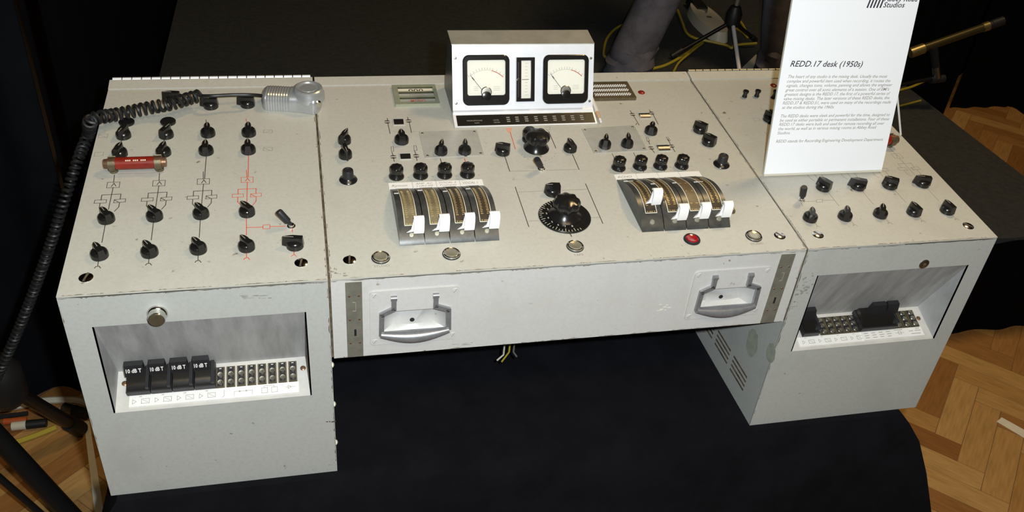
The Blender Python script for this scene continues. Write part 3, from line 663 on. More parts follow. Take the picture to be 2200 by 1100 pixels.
# label strips behind the faders
def label_strip(c4, texts, stain=None):
    q = [TOP.uv(p) for p in c4]
    x0, x1 = (q[0][0]+q[3][0])/2, (q[1][0]+q[2][0])/2; y1, y0 = (q[0][1]+q[1][1])/2, (q[2][1]+q[3][1])/2; n = len(texts)
    for k, t in enumerate(texts):
        xa = x0 + (x1-x0)*k/n + 0.0004; xb = x0 + (x1-x0)*(k+1)/n - 0.0004
        bm = bmesh.new(); prism_x(bm, [(y0, 0), (y0, 0.0012), (y1, 0.0012), (y1, 0)], xa, xb); o = link('label_card', bm, PAPER, centre, TOP.M)
        sl = Frame(TOP.at(xa, y0, 0.0012), TOP.ex, TOP.ey); hh = y1 - y0
        bm = bmesh.new()
        for i, line in enumerate(t):
            if line: text_mesh(bm, line, (xb-xa)*(0.66 if len(t) == 1 else 0.74), 0.0075 if len(t) == 1 else 0.0058, (xb-xa)*0.12, hh*(0.28 if len(t) == 1 else (0.52, 0.10)[i]), 0.0001, shear=0.3)
        if len(bm.verts): link('handwriting', bm, INKG, o, sl.M)
        else: bm.free()
label_strip(((833,394), (1036,387), (1040,399), (836,406)), [['Rymon'], ['AMP  AC', '2 ORG 009'], ['VOCAL 2', 'Trumpet'], ['VOCAL 1']])
label_strip(((1318,377), (1502,368), (1507,379), (1324,388)), [['ECHO'], [''], [''], ['']])

# ---------------------------------------------------------------- printing on the top panels
def pl(*pts): return [P2(p) for p in pts]
COLS = (-0.2905, -0.2288, -0.1675, -0.1058)
K0 = COLS[0]
diagram = [  # one channel, as photographed at the first column
    (pl((246,376), (244,392)), 0), (pl((231,392), (258,391), (256,403), (229,404)), 1), (pl((243,403), (233,450)), 0), (pl((219,419), (260,417)), 0), (pl((219,419), (217,430)), 0),
    (pl((204,430), (229,429), (228,436), (202,437)), 1), (pl((260,417), (258,428)), 0), (pl((246,429), (270,427), (269,434), (244,436)), 1), (pl((215,437), (213,447), (218,453)), 0),
    (pl((257,435), (255,445), (246,454)), 0), (pl((227,478), (219,521)), 0), (pl((212,558), (210,571)), 0), (pl((203,576), (206,573), (213,572), (216,576)), 0), (pl((239,401), (245,394), (249,400)), 0),
    (pl((262,296), (259,312)), 0), (pl((266,268), (266,262)), 0), (pl((246,430), (254,434)), 0)]
for ci, x in enumerate(COLS):
    bm = bmesh.new(); dx = x - K0
    for pts, cl_ in diagram: stroke(bm, [(a + dx, b) for a, b in pts], 0.0011 if not cl_ else 0.0008, closed=bool(cl_))
    if ci >= 2: a, b = P2((442,336)); c, d = P2((437,384)); stroke(bm, [(x + (a - COLS[2])*0.3, b), (x, d)], 0.0012)
    link('channel_diagram', bm, INKR if ci == 3 else INKK, ped_l, TOP.M, kind='stuff')
bm = bmesh.new(); stroke(bm, pl((530,489), (565,488)), 0.0011); stroke(bm, pl((565,484), (580,483), (580,491), (565,492)), 0.0008, closed=True); stroke(bm, pl((580,487), (613,486)), 0.0011)
stroke(bm, pl((628,488), (628,498)), 0.0013); stroke(bm, pl((631,535), (632,547)), 0.0011); stroke(bm, pl((626,551), (629,548), (634,548), (637,551)), 0.0008); link('channel_diagram', bm, INKR, ped_l, TOP.M, kind='stuff')
bm = bmesh.new()
for c4 in (((213,289), (232,288), (230,296), (211,296)), ((204,328), (223,327), (221,335), (202,336)), ((567,279), (585,279), (585,286), (566,286)), ((567,317), (585,317), (585,324), (566,324))): stroke(bm, pl(*c4), 0.0007, closed=True)
for a_ in (((214,290), (228,295)), ((570,285), (580,281)), ((568,318), (582,324)), ((445,196), (462,195)), ((447,199), (460,198))): stroke(bm, pl(*a_), 0.0007)
for x in COLS:
    for y, r in ((0.352, 0.019), (0.304, 0.019), (0.072, 0.0195)):
        for a in (20, 35, 50, 130, 150): dot(bm, x + r*math.cos(math.radians(a)), y + r*math.sin(math.radians(a)), 0.0006, n=6)
for k in range(9):
    a = math.radians(20 + k*17); dot(bm, -0.0426 + 0.024*math.cos(a), 0.071 + 0.024*math.sin(a), 0.0007, n=6)
link('scale_marks', bm, INKG, ped_l, TOP.M, kind='stuff')
# right pedestal channels: same diagram, columns of its own
for x in cols_r:
    bm = bmesh.new(); dx = x + 0.003 - K0
    for pts, cl_ in diagram: stroke(bm, [(a + dx, b - 0.004) for a, b in pts], 0.0009 if not cl_ else 0.0007, closed=bool(cl_))
    link('channel_diagram', bm, INKG, ped_r, TOP.M, kind='stuff')
bm = bmesh.new(); stroke(bm, pl((1728,433), (1754,432)), 0.0008); stroke(bm, pl((1754,429), (1767,428), (1767,434), (1754,435)), 0.0007, closed=True); stroke(bm, pl((1767,431), (1791,430)), 0.0008)
stroke(bm, pl((1720,434), (1725,442)), 0.0008); stroke(bm, pl((1748,474), (1756,486)), 0.0009); stroke(bm, pl((1754,489), (1756,486), (1763,488)), 0.0007)
stroke(bm, pl((1641,236), (1648,246)), 0.0007); stroke(bm, pl((1617,254), (1631,254), (1634,260), (1622,260)), 0.0006, closed=True); stroke(bm, pl((1643,284), (1650,292)), 0.0006)
link('channel_diagram', bm, INKG, ped_r, TOP.M, kind='stuff')
bm = bmesh.new(); stroke(bm, pl((1641,187), (1662,186)), 0.0008); link('red_line', bm, INKP, ped_r, TOP.M)
# centre: frames, arrows, words
bm = bmesh.new()
for L in (((1107,402), (1136,487)), ((1258,395), (1295,480)), ((1085,337), (1095,368)), ((1230,332), (1244,364)), ((1179,283), (1194,318))): stroke(bm, pl(*L), 0.0013)
stroke(bm, pl((1225,503), (1228,508)), 0.0014)
for q in ((856,389), (907,388), (959,386), (1009,385), (1336,371), (1382,370), (1427,368), (1473,366)): stroke(bm, pl(q, (q[0]+1, q[1]-3)), 0.0012)
for a_, b_ in (((832,254), (833,260)), ((876,252), (877,258)), ((833,263), (838,287)), ((879,262), (884,285)), ((842,327), (844,333)), ((891,325), (893,331)), ((845,338), (847,347)), ((894,336), (896,345)),
    ((1354,238), (1358,244)), ((1395,236), (1399,242)), ((1360,247), (1373,269)), ((1402,244), (1414,267)), ((1393,303), (1396,310)), ((1435,299), (1440,309)), ((1398,318), (1406,328)), ((1443,314), (1450,326)), ((1368,265), (1366,268))): stroke(bm, pl(a_, b_), 0.0012)
for c4 in (((840,315), (845,315), (846,325), (841,325)), ((889,313), (894,313), (896,323), (890,324)), ((1388,296), (1392,296), (1396,303), (1391,304)), ((1431,295), (1435,295), (1440,302), (1436,303))): stroke(bm, pl(*c4), 0.0007, closed=True)
for q in ((832,262), (878,260), (845,337), (894,335), (1359,246), (1400,243), (1399,318), (1443,314)):
    u, v = P2(q)
    for a0, a1 in ((200, 340), (20, 160)): prism(bm, [(u + 0.0052*math.cos(math.radians(a0 + (a1-a0)*k/8)), v + 0.0050*math.sin(math.radians(a0 + (a1-a0)*k/8))) for k in range(9)], 0, 0.00018)
link('print_lines', bm, INKK, centre, TOP.M, kind='stuff')
bm = bmesh.new()
for L in (((1114,413), (1173,410)), ((1206,409), (1260,407)), ((1136,475), (1157,474)), ((1268,468), (1288,467)), ((1095,368), (1155,367)), ((1172,366), (1244,364))): stroke(bm, pl(*L), 0.0009)
for tx, a_, b_ in (('STUDIO', (804,574), (837,572)), ('TAPE', (1233,550), (1254,548)), ('STUDIO', (1614,526), (1641,524))):
    p, q = P2(a_), P2(b_); text_mesh(bm, tx, q[0]-p[0], 0.0068, p[0], min(p[1], q[1]) - 0.0005, 0.0, depth=0.0002)
for q in ((852,368), (904,366), (956,365), (1005,364), (1331,350), (1377,348), (1421,347), (1467,346)):
    u, v = TOP.uv(q, 0.012)
    for a in (-150, -125, 180, 0, -30, -55): stroke(bm, [(u + 0.0175*math.cos(math.radians(a)), v + 0.0175*math.sin(math.radians(a))), (u + 0.0195*math.cos(math.radians(a)), v + 0.0195*math.sin(math.radians(a)))], 0.0008)
u, v = TOP.uv((1154,324))
for k in range(11):
    a = math.radians(200 + k*14); dot(bm, u + 0.030*math.cos(a), v + 0.030*math.sin(a), 0.0010, n=6)
stroke(bm, pl((1172,273), (1182,273), (1181,278), (1176,281), (1174,278)), 0.0009)
for q in ((845,283), (840,305), (887,283), (1366,283), (1373,292)): stroke(bm, pl(q, (q[0]+6, q[1])), 0.0007)
link('faded_marks', bm, INKG, centre, TOP.M, kind='stuff')
bm = bmesh.new(); stroke(bm, pl((1096,284), (1107,320)), 0.0012); stroke(bm, pl((998,341), (1001,352)), 0.0014); link('red_lines', bm, INKR, centre, TOP.M, kind='stuff')
bm = bmesh.new(); prism(bm, pl((1086,275), (1100,274), (1099,280), (1096,286), (1092,286)), 0, 0.00018); link('red_arrow', bm, INKP, centre, TOP.M)
# small black legend windows
for c in (((845,256), (865,255), (867,268), (847,269)), ((859,331), (880,329), (882,342), (861,343)), ((1370,243), (1392,243), (1394,254), (1377,255)), ((1409,312), (1433,311), (1435,324), (1416,325))):
    q = pl(*c); x0, x1 = min(q[0][0], q[3][0]), max(q[1][0], q[2][0]); y0, y1 = (q[2][1]+q[3][1])/2, (q[0][1]+q[1][1])/2
    bm = bmesh.new(); t = 0.0016
    for b_ in ((x0-t, x1+t, y0-t, y0), (x0-t, x1+t, y1, y1+t), (x0-t, x0, y0, y1), (x1, x1+t, y0, y1)): box(bm, *b_, 0, 0.0012)
    o = link('legend_window', bm, CREAM, centre, TOP.M)
    bm = bmesh.new(); prism_x(bm, [(y0, 0.0), (y0, 0.0003), (y0 + (y1-y0)*0.42, 0.0042), (y0 + (y1-y0)*0.58, 0.0042), (y1, 0.0003), (y1, 0)], x0, x1); bevel(bm, 0.0005, 1); link('black_roller', bm, BAKE, o, TOP.M)
# engraved grey plates with their knobs' corner screws
for c in (((900,284), (1024,280), (1040,334), (913,340)), ((1249,277), (1362,270), (1391,324), (1276,330))):
    q = pl(*c); bm = bmesh.new(); prism(bm, q, 0, 0.0011); bevel(bm, 0.0003, 1); o = link('knob_plate', bm, PLATE, centre, TOP.M)
    cx = sum(p[0] for p in q)/4; cy = sum(p[1] for p in q)/4
    for p in q:
        M = TOP.M @ T4(cx + (p[0]-cx)*0.90, cy + (p[1]-cy)*0.86, 0.0011); bm = bmesh.new(); lathe(bm, [(0.0022, 0), (0.0018, 0.0007), (0, 0.0008)], 10); link('screw', bm, BRONZE, o, M)
    bm = bmesh.new()
    for k in range(8):
        for s in (-1, 1): box(bm, cx + s*0.036 - 0.001, cx + s*0.036 + 0.001, cy - 0.016 + k*0.003, cy - 0.0155 + k*0.003, 0.0011, 0.00125)
    link('engraving', bm, INKG, o, TOP.M)
for q in ((935,341), (1316,331), (1361,328)): pass
bm = bmesh.new(); stroke(bm, pl((946,341), (949,352)), 0.0014); stroke(bm, pl((1315,330), (1320,340)), 0.0010); stroke(bm, pl((1361,328), (1366,338)), 0.0010); link('print_lines', bm, INKK, centre, TOP.M, kind='stuff')
# lit-legend box at the rear left, with three slots; perforated plate at the rear right
q = pl((842,188), (934,186), (945,226), (850,231)); x0, x1, y0, y1 = (q[0][0]+q[3][0])/2, (q[1][0]+q[2][0])/2, (q[2][1]+q[3][1])/2, (q[0][1]+q[1][1])/2
Z1 = 0.005; bm = bmesh.new(); hs = y1 - y0
rows = [(0.66, 0.86), (0.40, 0.60), (0.12, 0.32)]
prev = 0.0
for a_, b_ in sorted(rows): box(bm, x0, x1, y0 + hs*prev, y0 + hs*a_, 0, Z1); box(bm, x0, x0 + 0.009, y0 + hs*a_, y0 + hs*b_, 0, Z1); box(bm, x1 - 0.006, x1, y0 + hs*a_, y0 + hs*b_, 0, Z1); prev = b_
box(bm, x0, x1, y0 + hs*prev, y1, 0, Z1); bmesh.ops.remove_doubles(bm, verts=bm.verts, dist=1e-6); lb = link('legend_box', bm, GREENW, centre, TOP.M)
for (a_, b_), cm_, tx, tm in zip(rows, (PAPERY, PLATE, PLATE), ('000', 'STEREO', 'MONO'), (INKK, INKG, INKR)):
    bm = bmesh.new(); box(bm, x0 + 0.009, x1 - 0.006, y0 + hs*a_, y0 + hs*b_, 0, 0.0022); link('legend_card', bm, cm_, lb, TOP.M)
    bm = bmesh.new(); text_mesh(bm, tx, (x1-x0)*0.34, hs*(b_-a_)*1.15, x0 + (x1-x0)*0.36, y0 + hs*a_ + hs*0.012, 0.0022, depth=0.0002, bold=0.01); link('lettering', bm, tm, lb, TOP.M)
q = pl((1262,184), (1345,179), (1365,213), (1272,220)); x0, x1, y0, y1 = (q[0][0]+q[3][0])/2, (q[1][0]+q[2][0])/2, (q[2][1]+q[3][1])/2, (q[0][1]+q[1][1])/2
bm = bmesh.new(); box(bm, x0, x1, y0, y1, 0, 0.006); bevel(bm, 0.0006, 1); gp = link('grille_plate', bm, BRONZE, centre, TOP.M); hs = y1 - y0
for r_ in range(3):
    bm = bmesh.new(); yy = y0 + hs*(0.16 + 0.26*r_)
    for k in range(16):
        for s in range(3): lathe(bm, [(0.0015, 0.006), (0.0011, 0.0072), (0, 0.0076)], 6, M=T4(x0 + 0.006 + (x1-x0-0.012)*(k + 0.5*(s % 2))/16, yy + 0.0028*s))
    link('mesh_row', bm, MESHB, gp, TOP.M)
u, v = P2((1378,199)); bm = bmesh.new(); lathe(bm, [(0.0065, 0), (0.0065, 0.0008), (0.005, 0.0020), (0, 0.0024)], 18); link('red_stud', bm, REDC, centre, TOP.M @ T4(u, v))
u, v = P2((1662,184)); bm = bmesh.new(); lathe(bm, [(0.0065, 0), (0.0065, 0.0008), (0.005, 0.0020), (0, 0.0024)], 18); link('red_stud', bm, REDC, ped_r, TOP.M @ T4(u, v))

# ---------------------------------------------------------------- centre front: latch plates and drop handles
def F2(p): return FRONT.uv(p)
for x0, x1 in ((0.0205, 0.0425), (0.6585, 0.6815)):
    bm = bmesh.new(); box(bm, x0, x1, 0.2364, 0.3685, 0, 0.0012); bevel(bm, 0.0003, 1); o = link('latch_plate', bm, GALV, centre, FRONT.M)
    w_ = x1 - x0
    bm = bmesh.new(); box(bm, x0 + w_*0.46, x0 + w_*0.60, 0.275, 0.287, 0.0010, 0.0014); link('slot', bm, BLACKM, o, FRONT.M)
    bm = bmesh.new()
    for b_ in ((0.40, 0.60, 0.3340, 0.3348), (0.40, 0.60, 0.3190, 0.3200), (0.58, 0.61, 0.320, 0.334)): box(bm, x0 + w_*b_[0], x0 + w_*b_[1], b_[2], b_[3], 0.0010, 0.0015)
    link('punched_window', bm, INKG, o, FRONT.M)
    for yy in (0.345, 0.304, 0.262):
        for s in (0.22, 0.80): bm = bmesh.new(); lathe(bm, [(0.0017, 0), (0.0014, 0.0004), (0, 0.0005)], 10); link('rivet', bm, COPPER, o, FRONT.M @ T4(x0 + w_*s, yy, 0.0012))
def handle_plate(x0, x1, y0, y1):
    """pressed plate with a dished recess and a swinging bail handle"""
    o_pts = rrect(x0, x1, y0, y1, 0.006); w_, h_ = x1-x0, y1-y0
    X = lambda f: x0 + w_*f
    Y = lambda f: y0 + h_*f
    hole = [(X(.11), Y(.14)), (X(.25), Y(.10)), (X(.5), Y(.085)), (X(.75), Y(.10)), (X(.90), Y(.14)), (X(.90), Y(.50)), (X(.75), Y(.62)), (X(.27), Y(.62)), (X(.11), Y(.50))]
    bm = bmesh.new(); t = 0.0022
    nh = len(hole); cx, cy = X(.5), Y(.4)
    # ring between outer outline and hole: walk the outline, joining each point to the hole point of the nearest direction
    def ang(p): return math.atan2((p[1]-cy)/h_, (p[0]-cx)/w_)
    hv = []
    N = 72
    def hit(poly, a):
        d = Vector((math.cos(a)*w_, math.sin(a)*h_)); best = None
        for i in range(len(poly)):
            p = Vector(poly[i]) - Vector((cx, cy)); e = Vector(poly[(i+1) % len(poly)]) - Vector((cx, cy)) - p
            den = d.x*e.y - d.y*e.x
            if abs(den) < 1e-12: continue
            s = (p.x*e.y - p.y*e.x)/den; u_ = (p.x*d.y - p.y*d.x)/den
            if s > 0 and -1e-6 <= u_ <= 1+1e-6 and (best is None or s < best): best = s
        return (cx + d.x*best, cy + d.y*best)
    angs = sorted(set([round(ang(p), 5) for p in hole] + [round(ang(p), 5) for p in o_pts]))
    O = [hit(o_pts, a) for a in angs]; I = [hit(hole, a) for a in angs]; n = len(angs)
    vo0 = [bm.verts.new((*p, 0)) for p in O]; vo = [bm.verts.new((*p, t)) for p in O]; vi = [bm.verts.new((*p, t)) for p in I]
    vi2 = [bm.verts.new((cx + (p[0]-cx)*0.90, cy + (p[1]-cy)*0.86, -0.006)) for p in I]; vc = [bm.verts.new((cx + (p[0]-cx)*0.6, cy + (p[1]-cy)*0.55, -0.013)) for p in I]
    for k in range(n):
        k2 = (k+1) % n
        for A, B in ((vo0, vo), (vo, vi), (vi, vi2), (vi2, vc)): bm.faces.new((A[k], A[k2], B[k2], B[k]))
    bm.faces.new(vc)
    return bm, X, Y, t
for x0, x1, y0, y1 in HANDLES:
    bm, X, Y, t = handle_plate(x0, x1, y0, y1); hp = link('handle_plate', bm, WHITEP, centre, FRONT.M)
    # bail: two flat hooks at the top, sloping shoulders, uprights, bowed grip
    bm = bmesh.new()
    def ribbon(pts, hw, z0, z1, zs=None):
        for i, (a, b) in enumerate(zip(pts, pts[1:])):
            a, b = Vector(a), Vector(b); d = (b-a).normalized(); nn = Vector((-d.y, d.x))*hw; e = d*hw*0.5
            prism(bm, [tuple(a-nn-e), tuple(b-nn+e), tuple(b+nn+e), tuple(a+nn-e)], z0, z1)
    ribbon([(X(.265), Y(.86)), (X(.265), Y(.68)), (X(.13), Y(.59)), (X(.125), Y(.22))], 0.0034, t, t + 0.0045)
    ribbon([(X(.735), Y(.86)), (X(.735), Y(.68)), (X(.885), Y(.60)), (X(.895), Y(.24))], 0.0034, t, t + 0.0045)
    bevel(bm, 0.0008, 2, 40)
    for f in (.265, .735): tube(bm, [(X(f) - 0.0042, Y(.87), t + 0.001), (X(f) + 0.0042, Y(.87), t + 0.001)], 0.0040, 14)
    gp_ = []; gr = []
    for k in range(15):
        s = k/14; gp_.append((X(.115 + .785*s), Y(.225 - 0.07*math.sin(PI*s)), t + 0.004)); gr.append(0.0045 + 0.0052*math.sin(PI*s))
    tube(bm, gp_, gr, 16)
    link('drop_handle', bm, mat('handle_metal', (0.36, 0.365, 0.375), 0.32, 0.6, var=0.2, scale=80), hp, FRONT.M)
    bm = bmesh.new(); lathe(bm, [(0.0034, 0), (0.0034, 0.0006), (0, 0.0008)], 14); link('hole', bm, BLACKM, hp, FRONT.M @ T4(X(.49), Y(.31), -0.0125))
    for fx, fy in ((.055, .93), (.955, .93), (.055, .07), (.955, .09)):
        bm = bmesh.new(); lathe(bm, [(0.0040, 0), (0.0036, 0.0008), (0, 0.0009)], 14); s_ = link('screw', bm, WHITEP, hp, FRONT.M @ T4(X(fx), Y(fy), t))
        bm = bmesh.new(); box(bm, -0.0034, 0.0034, -0.0004, 0.0004, 0.0006, 0.0011, RZ(0.9)); link('print', bm, INKG, hp, FRONT.M @ T4(X(fx), Y(fy), t))
for a_, b_, m_ in (((1094,756), (1078,777), YEL), ((1082,762), (1068,774), WCAB), ((1103,756), (1110,766), GALV)):
    bm = bmesh.new(); p0, p1 = on_y(a_, 0.12), on_y(b_, 0.12); tube(bm, [Vector((p0.x, 0.12, 0.2375)), Vector((p0.x, 0.12, min(p0.z, 0.2340))), p1], 0.0016, 6); link('loose_wire', bm, m_, centre)
# left pedestal: push knob; right: keyhole
u, v = F2((340,680)); bm = bmesh.new(); lathe(bm, [(0.0125, 0), (0.0128, 0.002), (0.0118, 0.004), (0.0108, 0.005), (0.0108, 0.013), (0.0102, 0.0148)], 30); o = link('push_knob', bm, CHROME, ped_l, FRONT.M @ T4(u, v + 0.006))
bm = bmesh.new(); lathe(bm, [(0.0102, 0.0144), (0.0095, 0.0153), (0, 0.0157)], 30); link('brown_insert', bm, BRONZE, o, FRONT.M @ T4(u, v + 0.006))
u, v = F2((1985,567)); bm = bmesh.new(); lathe(bm, [(0.0085, 0), (0.0085, 0.001), (0.006, 0.002), (0, 0.002)], 24); o = link('lock', bm, NICKEL, ped_r, FRONT.M @ T4(u, v))
bm = bmesh.new(); lathe(bm, [(0.0026, 0.0018), (0.0026, 0.0024), (0, 0.0024)], 12); box(bm, -0.0009, 0.0009, -0.006, 0, 0.0018, 0.0024); link('keyhole', bm, GAP, o, FRONT.M @ T4(u, v))
# ---------------------------------------------------------------- jack strips, label strips and plugs in the pockets
JM = JACK.M
def jack_strip(root, x, y0, y1, wd, holes):
    bm = bmesh.new(); box(bm, x - wd/2, x + wd/2, y0, y1, 0, 0.0030); bevel(bm, 0.0005, 1); o = link('jack_strip', bm, BRONZE, root, JM)
    bm = bmesh.new(); box(bm, x - wd*0.36, x + wd*0.36, y0 + 0.001, y1 - 0.001, 0.0030, 0.0033); link('black_face', bm, BLACKM, o, JM)
    bm = bmesh.new()
    for f in holes: lathe(bm, [(0.0042, 0.0033), (0.0042, 0.0048), (0.0036, 0.0055), (0.0020, 0.0052), (0.0016, 0.0030)], 14, M=T4(x, y0 + (y1-y0)*f))
    link('sockets', bm, NICKEL, o, JM)
    bm = bmesh.new(); box(bm, x - 0.0016, x + 0.0016, y0 + (y1-y0)*0.90, y0 + (y1-y0)*0.93, 0.0033, 0.0035); link('tick', bm, PAPER, o, JM)
JL = math.hypot(PD, PB - PZ0)
def J(p, h=0.0): return JACK.uv(p, h)
ya, yb_ = 0.0240, 0.0560
for k in range(8):
    xx = J((474, 805))[0] + (J((629, 795))[0] - J((474, 805))[0]) * k / 7
    jack_strip(ped_l, xx, ya, yb_, 0.0118, (0.22, 0.60))
rx0, rx1 = J((1763, 700))[0], J((1829, 694))[0]
for k in range(5): jack_strip(ped_r, rx0 + (rx1-rx0)*k/4, ya, yb_, 0.0142, (0.16, 0.50, 0.82))
rx2, rx3 = J((1924, 690))[0], J((1958, 686))[0]
for k in range(3): jack_strip(ped_r, rx2 + (rx3-rx2)*k/2, ya, yb_, 0.0142, (0.16, 0.50, 0.82))
def paper_strip(root, x0, x1, y0, y1, z, prints):
    bm = bmesh.new(); box(bm, x0, x1, y0, y1, 0.0, z); o = link('label_strip', bm, PAPER, root, JM)
    bm = bmesh.new(); prints(bm, x0, x1, y0, y1, z); link('symbols', bm, INKG, o, JM)
def tri(bm, x, y, s, z): stroke(bm, [(x, y - s), (x + 1.5*s, y), (x, y + s)], 0.0005, z, z + 0.0002, True)
def rec(bm, x, y, a, b, z, diag=True):
    stroke(bm, [(x, y - b), (x + a, y - b), (x + a, y + b), (x, y + b)], 0.0005, z, z + 0.0002, True)
    if diag: stroke(bm, [(x + a*0.15, y + b*0.6), (x + a*0.85, y - b*0.6)], 0.0004, z, z + 0.0002)
def prints_left(bm, x0, x1, y0, y1, z):
    ym = (y0+y1)/2; L = x1-x0
    for k in range(4): tri(bm, x0 + L*(0.02 + 0.128*k), ym - 0.001, 0.0032, z); rec(bm, x0 + L*(0.07 + 0.128*k), ym - 0.001, L*0.045, 0.0034, z); stroke(bm, [(x0 + L*(0.058 + .128*k), y1 - 0.0025), (x0 + L*(0.07 + .128*k), y1 - 0.0025)], 0.0008, z, z + 0.0002)
    stroke(bm, [(x0 + L*.55, ym + 0.005), (x0 + L*.55, ym - 0.004), (x0 + L*.54, ym - 0.006)], 0.0005, z, z + 0.0002)
    for s in (-1, 1): tri(bm, x0 + L*(.665 + .02*s) - 0.001, ym + 0.001, 0.0012, z); stroke(bm, [(x0 + L*.665, ym + 0.001), (x0 + L*(.665 + .055*s), ym + 0.001), (x0 + L*(.665 + .055*s), ym - 0.005)], 0.0004, z, z + 0.0002)
    rec(bm, x0 + L*.775, ym - 0.001, 0.008, 0.004, z, False); rec(bm, x0 + L*.835, ym - 0.001, 0.008, 0.004, z, False); stroke(bm, [(x0 + L*.79, ym + 0.003), (x0 + L*.79, ym + 0.006), (x0 + L*.85, ym + 0.006), (x0 + L*.85, ym + 0.003)], 0.0004, z, z + 0.0002)
    tri(bm, x0 + L*.935, ym + 0.001, 0.0028, z); stroke(bm, [(x0 + L*.92, ym + 0.001), (x0 + L*.98, ym + 0.001)], 0.0004, z, z + 0.0002)
def prints_r1(bm, x0, x1, y0, y1, z):
    ym = (y0+y1)/2; L = x1-x0
    for k in range(4): tri(bm, x0 + L*(0.06 + 0.25*k), ym - 0.001, 0.0028, z); rec(bm, x0 + L*(0.155 + 0.25*k), ym - 0.001, L*0.085, 0.0030, z); stroke(bm, [(x0 + L*(0.11 + .25*k), y1 - 0.002), (x0 + L*(0.14 + .25*k), y1 - 0.002)], 0.0006, z, z + 0.0002)
def prints_r2(bm, x0, x1, y0, y1, z):
    L = x1-x0; rnd = random.Random(3)
    for k in range(4):
        for r_ in range(3): stroke(bm, [(x0 + L*(.05 + .12*k), y0 + (y1-y0)*(.25 + .25*r_)), (x0 + L*(.05 + .12*k) + 0.006 + 0.002*rnd.random(), y0 + (y1-y0)*(.25 + .25*r_))], 0.0009, z, z + 0.0002)
    xm, ym = x0 + L*.62, (y0+y1)/2; rec(bm, xm - 0.0025, ym, 0.005, 0.0025, z, False); stroke(bm, [(xm - 0.008, ym), (xm + 0.008, ym)], 0.0005, z, z + 0.0002)
    for a, b, c in ((.55, .68, .85), (.78, .84, .6), (.90, .96, .85), (.80, .95, .28), (.88, .97, .62)): stroke(bm, [(x0 + L*a, y0 + (y1-y0)*c), (x0 + L*b, y0 + (y1-y0)*c)], 0.0009, z, z + 0.0002)
paper_strip(ped_l, J((278,862))[0], J((642,832))[0], 0.0060, 0.0232, 0.0016, prints_left)
xs = J((1850,722))[0]
paper_strip(ped_r, J((1716,738))[0], xs + 0.002, 0.0062, 0.0232, 0.0012, prints_r1); paper_strip(ped_r, xs, J((1983,717))[0], 0.0068, 0.0234, 0.0022, prints_r2)
for root, q in ((ped_l, (268,824)), (ped_l, (651,791)), (ped_r, (1973,684))): screw(root, q, 0.0040, JACK, COPPER, 40, 0.0015)
def plug_unit(x0, x1, label, group=None, texts=('10 dB T',), blocks=((0.0, 1.0),), lab_m=PAPER):
    """black plug-in box: base, side wall, slanting face and a taller grip block behind with its lettering"""
    o = thing('attenuator_plug', tuple(JACK.at((x0+x1)/2, 0.038, 0.006)), label, 'plug', group)
    z0 = 0.0056
    bm = bmesh.new(); box(bm, x0, x1, 0.0215, 0.0585, z0, z0 + 0.010); bevel(bm, 0.0012, 2); link('base', bm, BLACKM, o, JM)
    bm = bmesh.new(); w_ = x1 - x0
    prism_x(bm, [(0.0235, z0 + 0.010), (0.0300, z0 + 0.0150), (0.0345, z0 + 0.0155), (0.0440, z0 + 0.0200), (0.0555, z0 + 0.0200), (0.0575, z0 + 0.010)], x0 + 0.0012, x1 - 0.0055); bevel(bm, 0.0010, 2); link('shell', bm, BAKE, o, JM)
    bm = bmesh.new(); box(bm, x1 - 0.0052, x1 - 0.0006, 0.0230, 0.0575, z0 + 0.009, z0 + 0.0185); bevel(bm, 0.0010, 2); link('side_wall', bm, BLACKM, o, JM)
    for i, (a, b) in enumerate(blocks):
        xa, xb = x0 + w_*a - 0.0008, x0 + (w_)*b - 0.0070
        bm = bmesh.new(); fz, tz = z0 + 0.0175, z0 + 0.0335
        prism_x(bm, [(0.0415, fz), (0.0420, fz + 0.002), (0.0505, tz), (0.0580, tz), (0.0580, fz)], xa, xb); bevel(bm, 0.0012, 2); g = link('grip_block', bm, BLACKM, o, JM)
        if texts[i]:
            # lettering on the slanting face towards the operator
            p0 = JACK.at(xa, 0.0420, fz + 0.002); p1 = JACK.at(xa, 0.0505, tz); fr = Frame(p0, JACK.ex, p1 - p0)
            bm = bmesh.new(); text_mesh(bm, texts[i], (xb-xa)*0.82, 0.0088, (xb-xa)*0.09, 0.0050, 0.0002, bold=0.02); link('lettering', bm, PAPER, g, fr.M)
    return o
xp = [J((p, 835), 0.006)[0] for p in (274, 326, 372, 419, 465)]
for k, lb_ in enumerate(('black plug marked 10 dB T beside the copper screw', 'black plug marked 10 dB T, second from the copper screw', 'black plug marked 10 dB T, third from the copper screw', 'black plug marked 10 dB T beside the empty jack strips')):
    plug_unit(xp[k] + 0.0006, xp[k+1] - 0.0006, lb_, 'plugs marked 10 dB T')
xq = J((1722, 718), 0.006)[0]
plug_unit(max(PR[0] + 0.002, xq), J((1757, 715), 0.006)[0] - 0.001, 'single black plug without lettering at the corner of the pocket by the centre section', None, ('',))
plug_unit(J((1846, 708), 0.006)[0], J((1919, 700), 0.006)[0] + 0.002, 'wide black plug with two grip blocks between the jack strips', None, ('', ''), ((0.34, 0.78), (0.74, 1.14)))

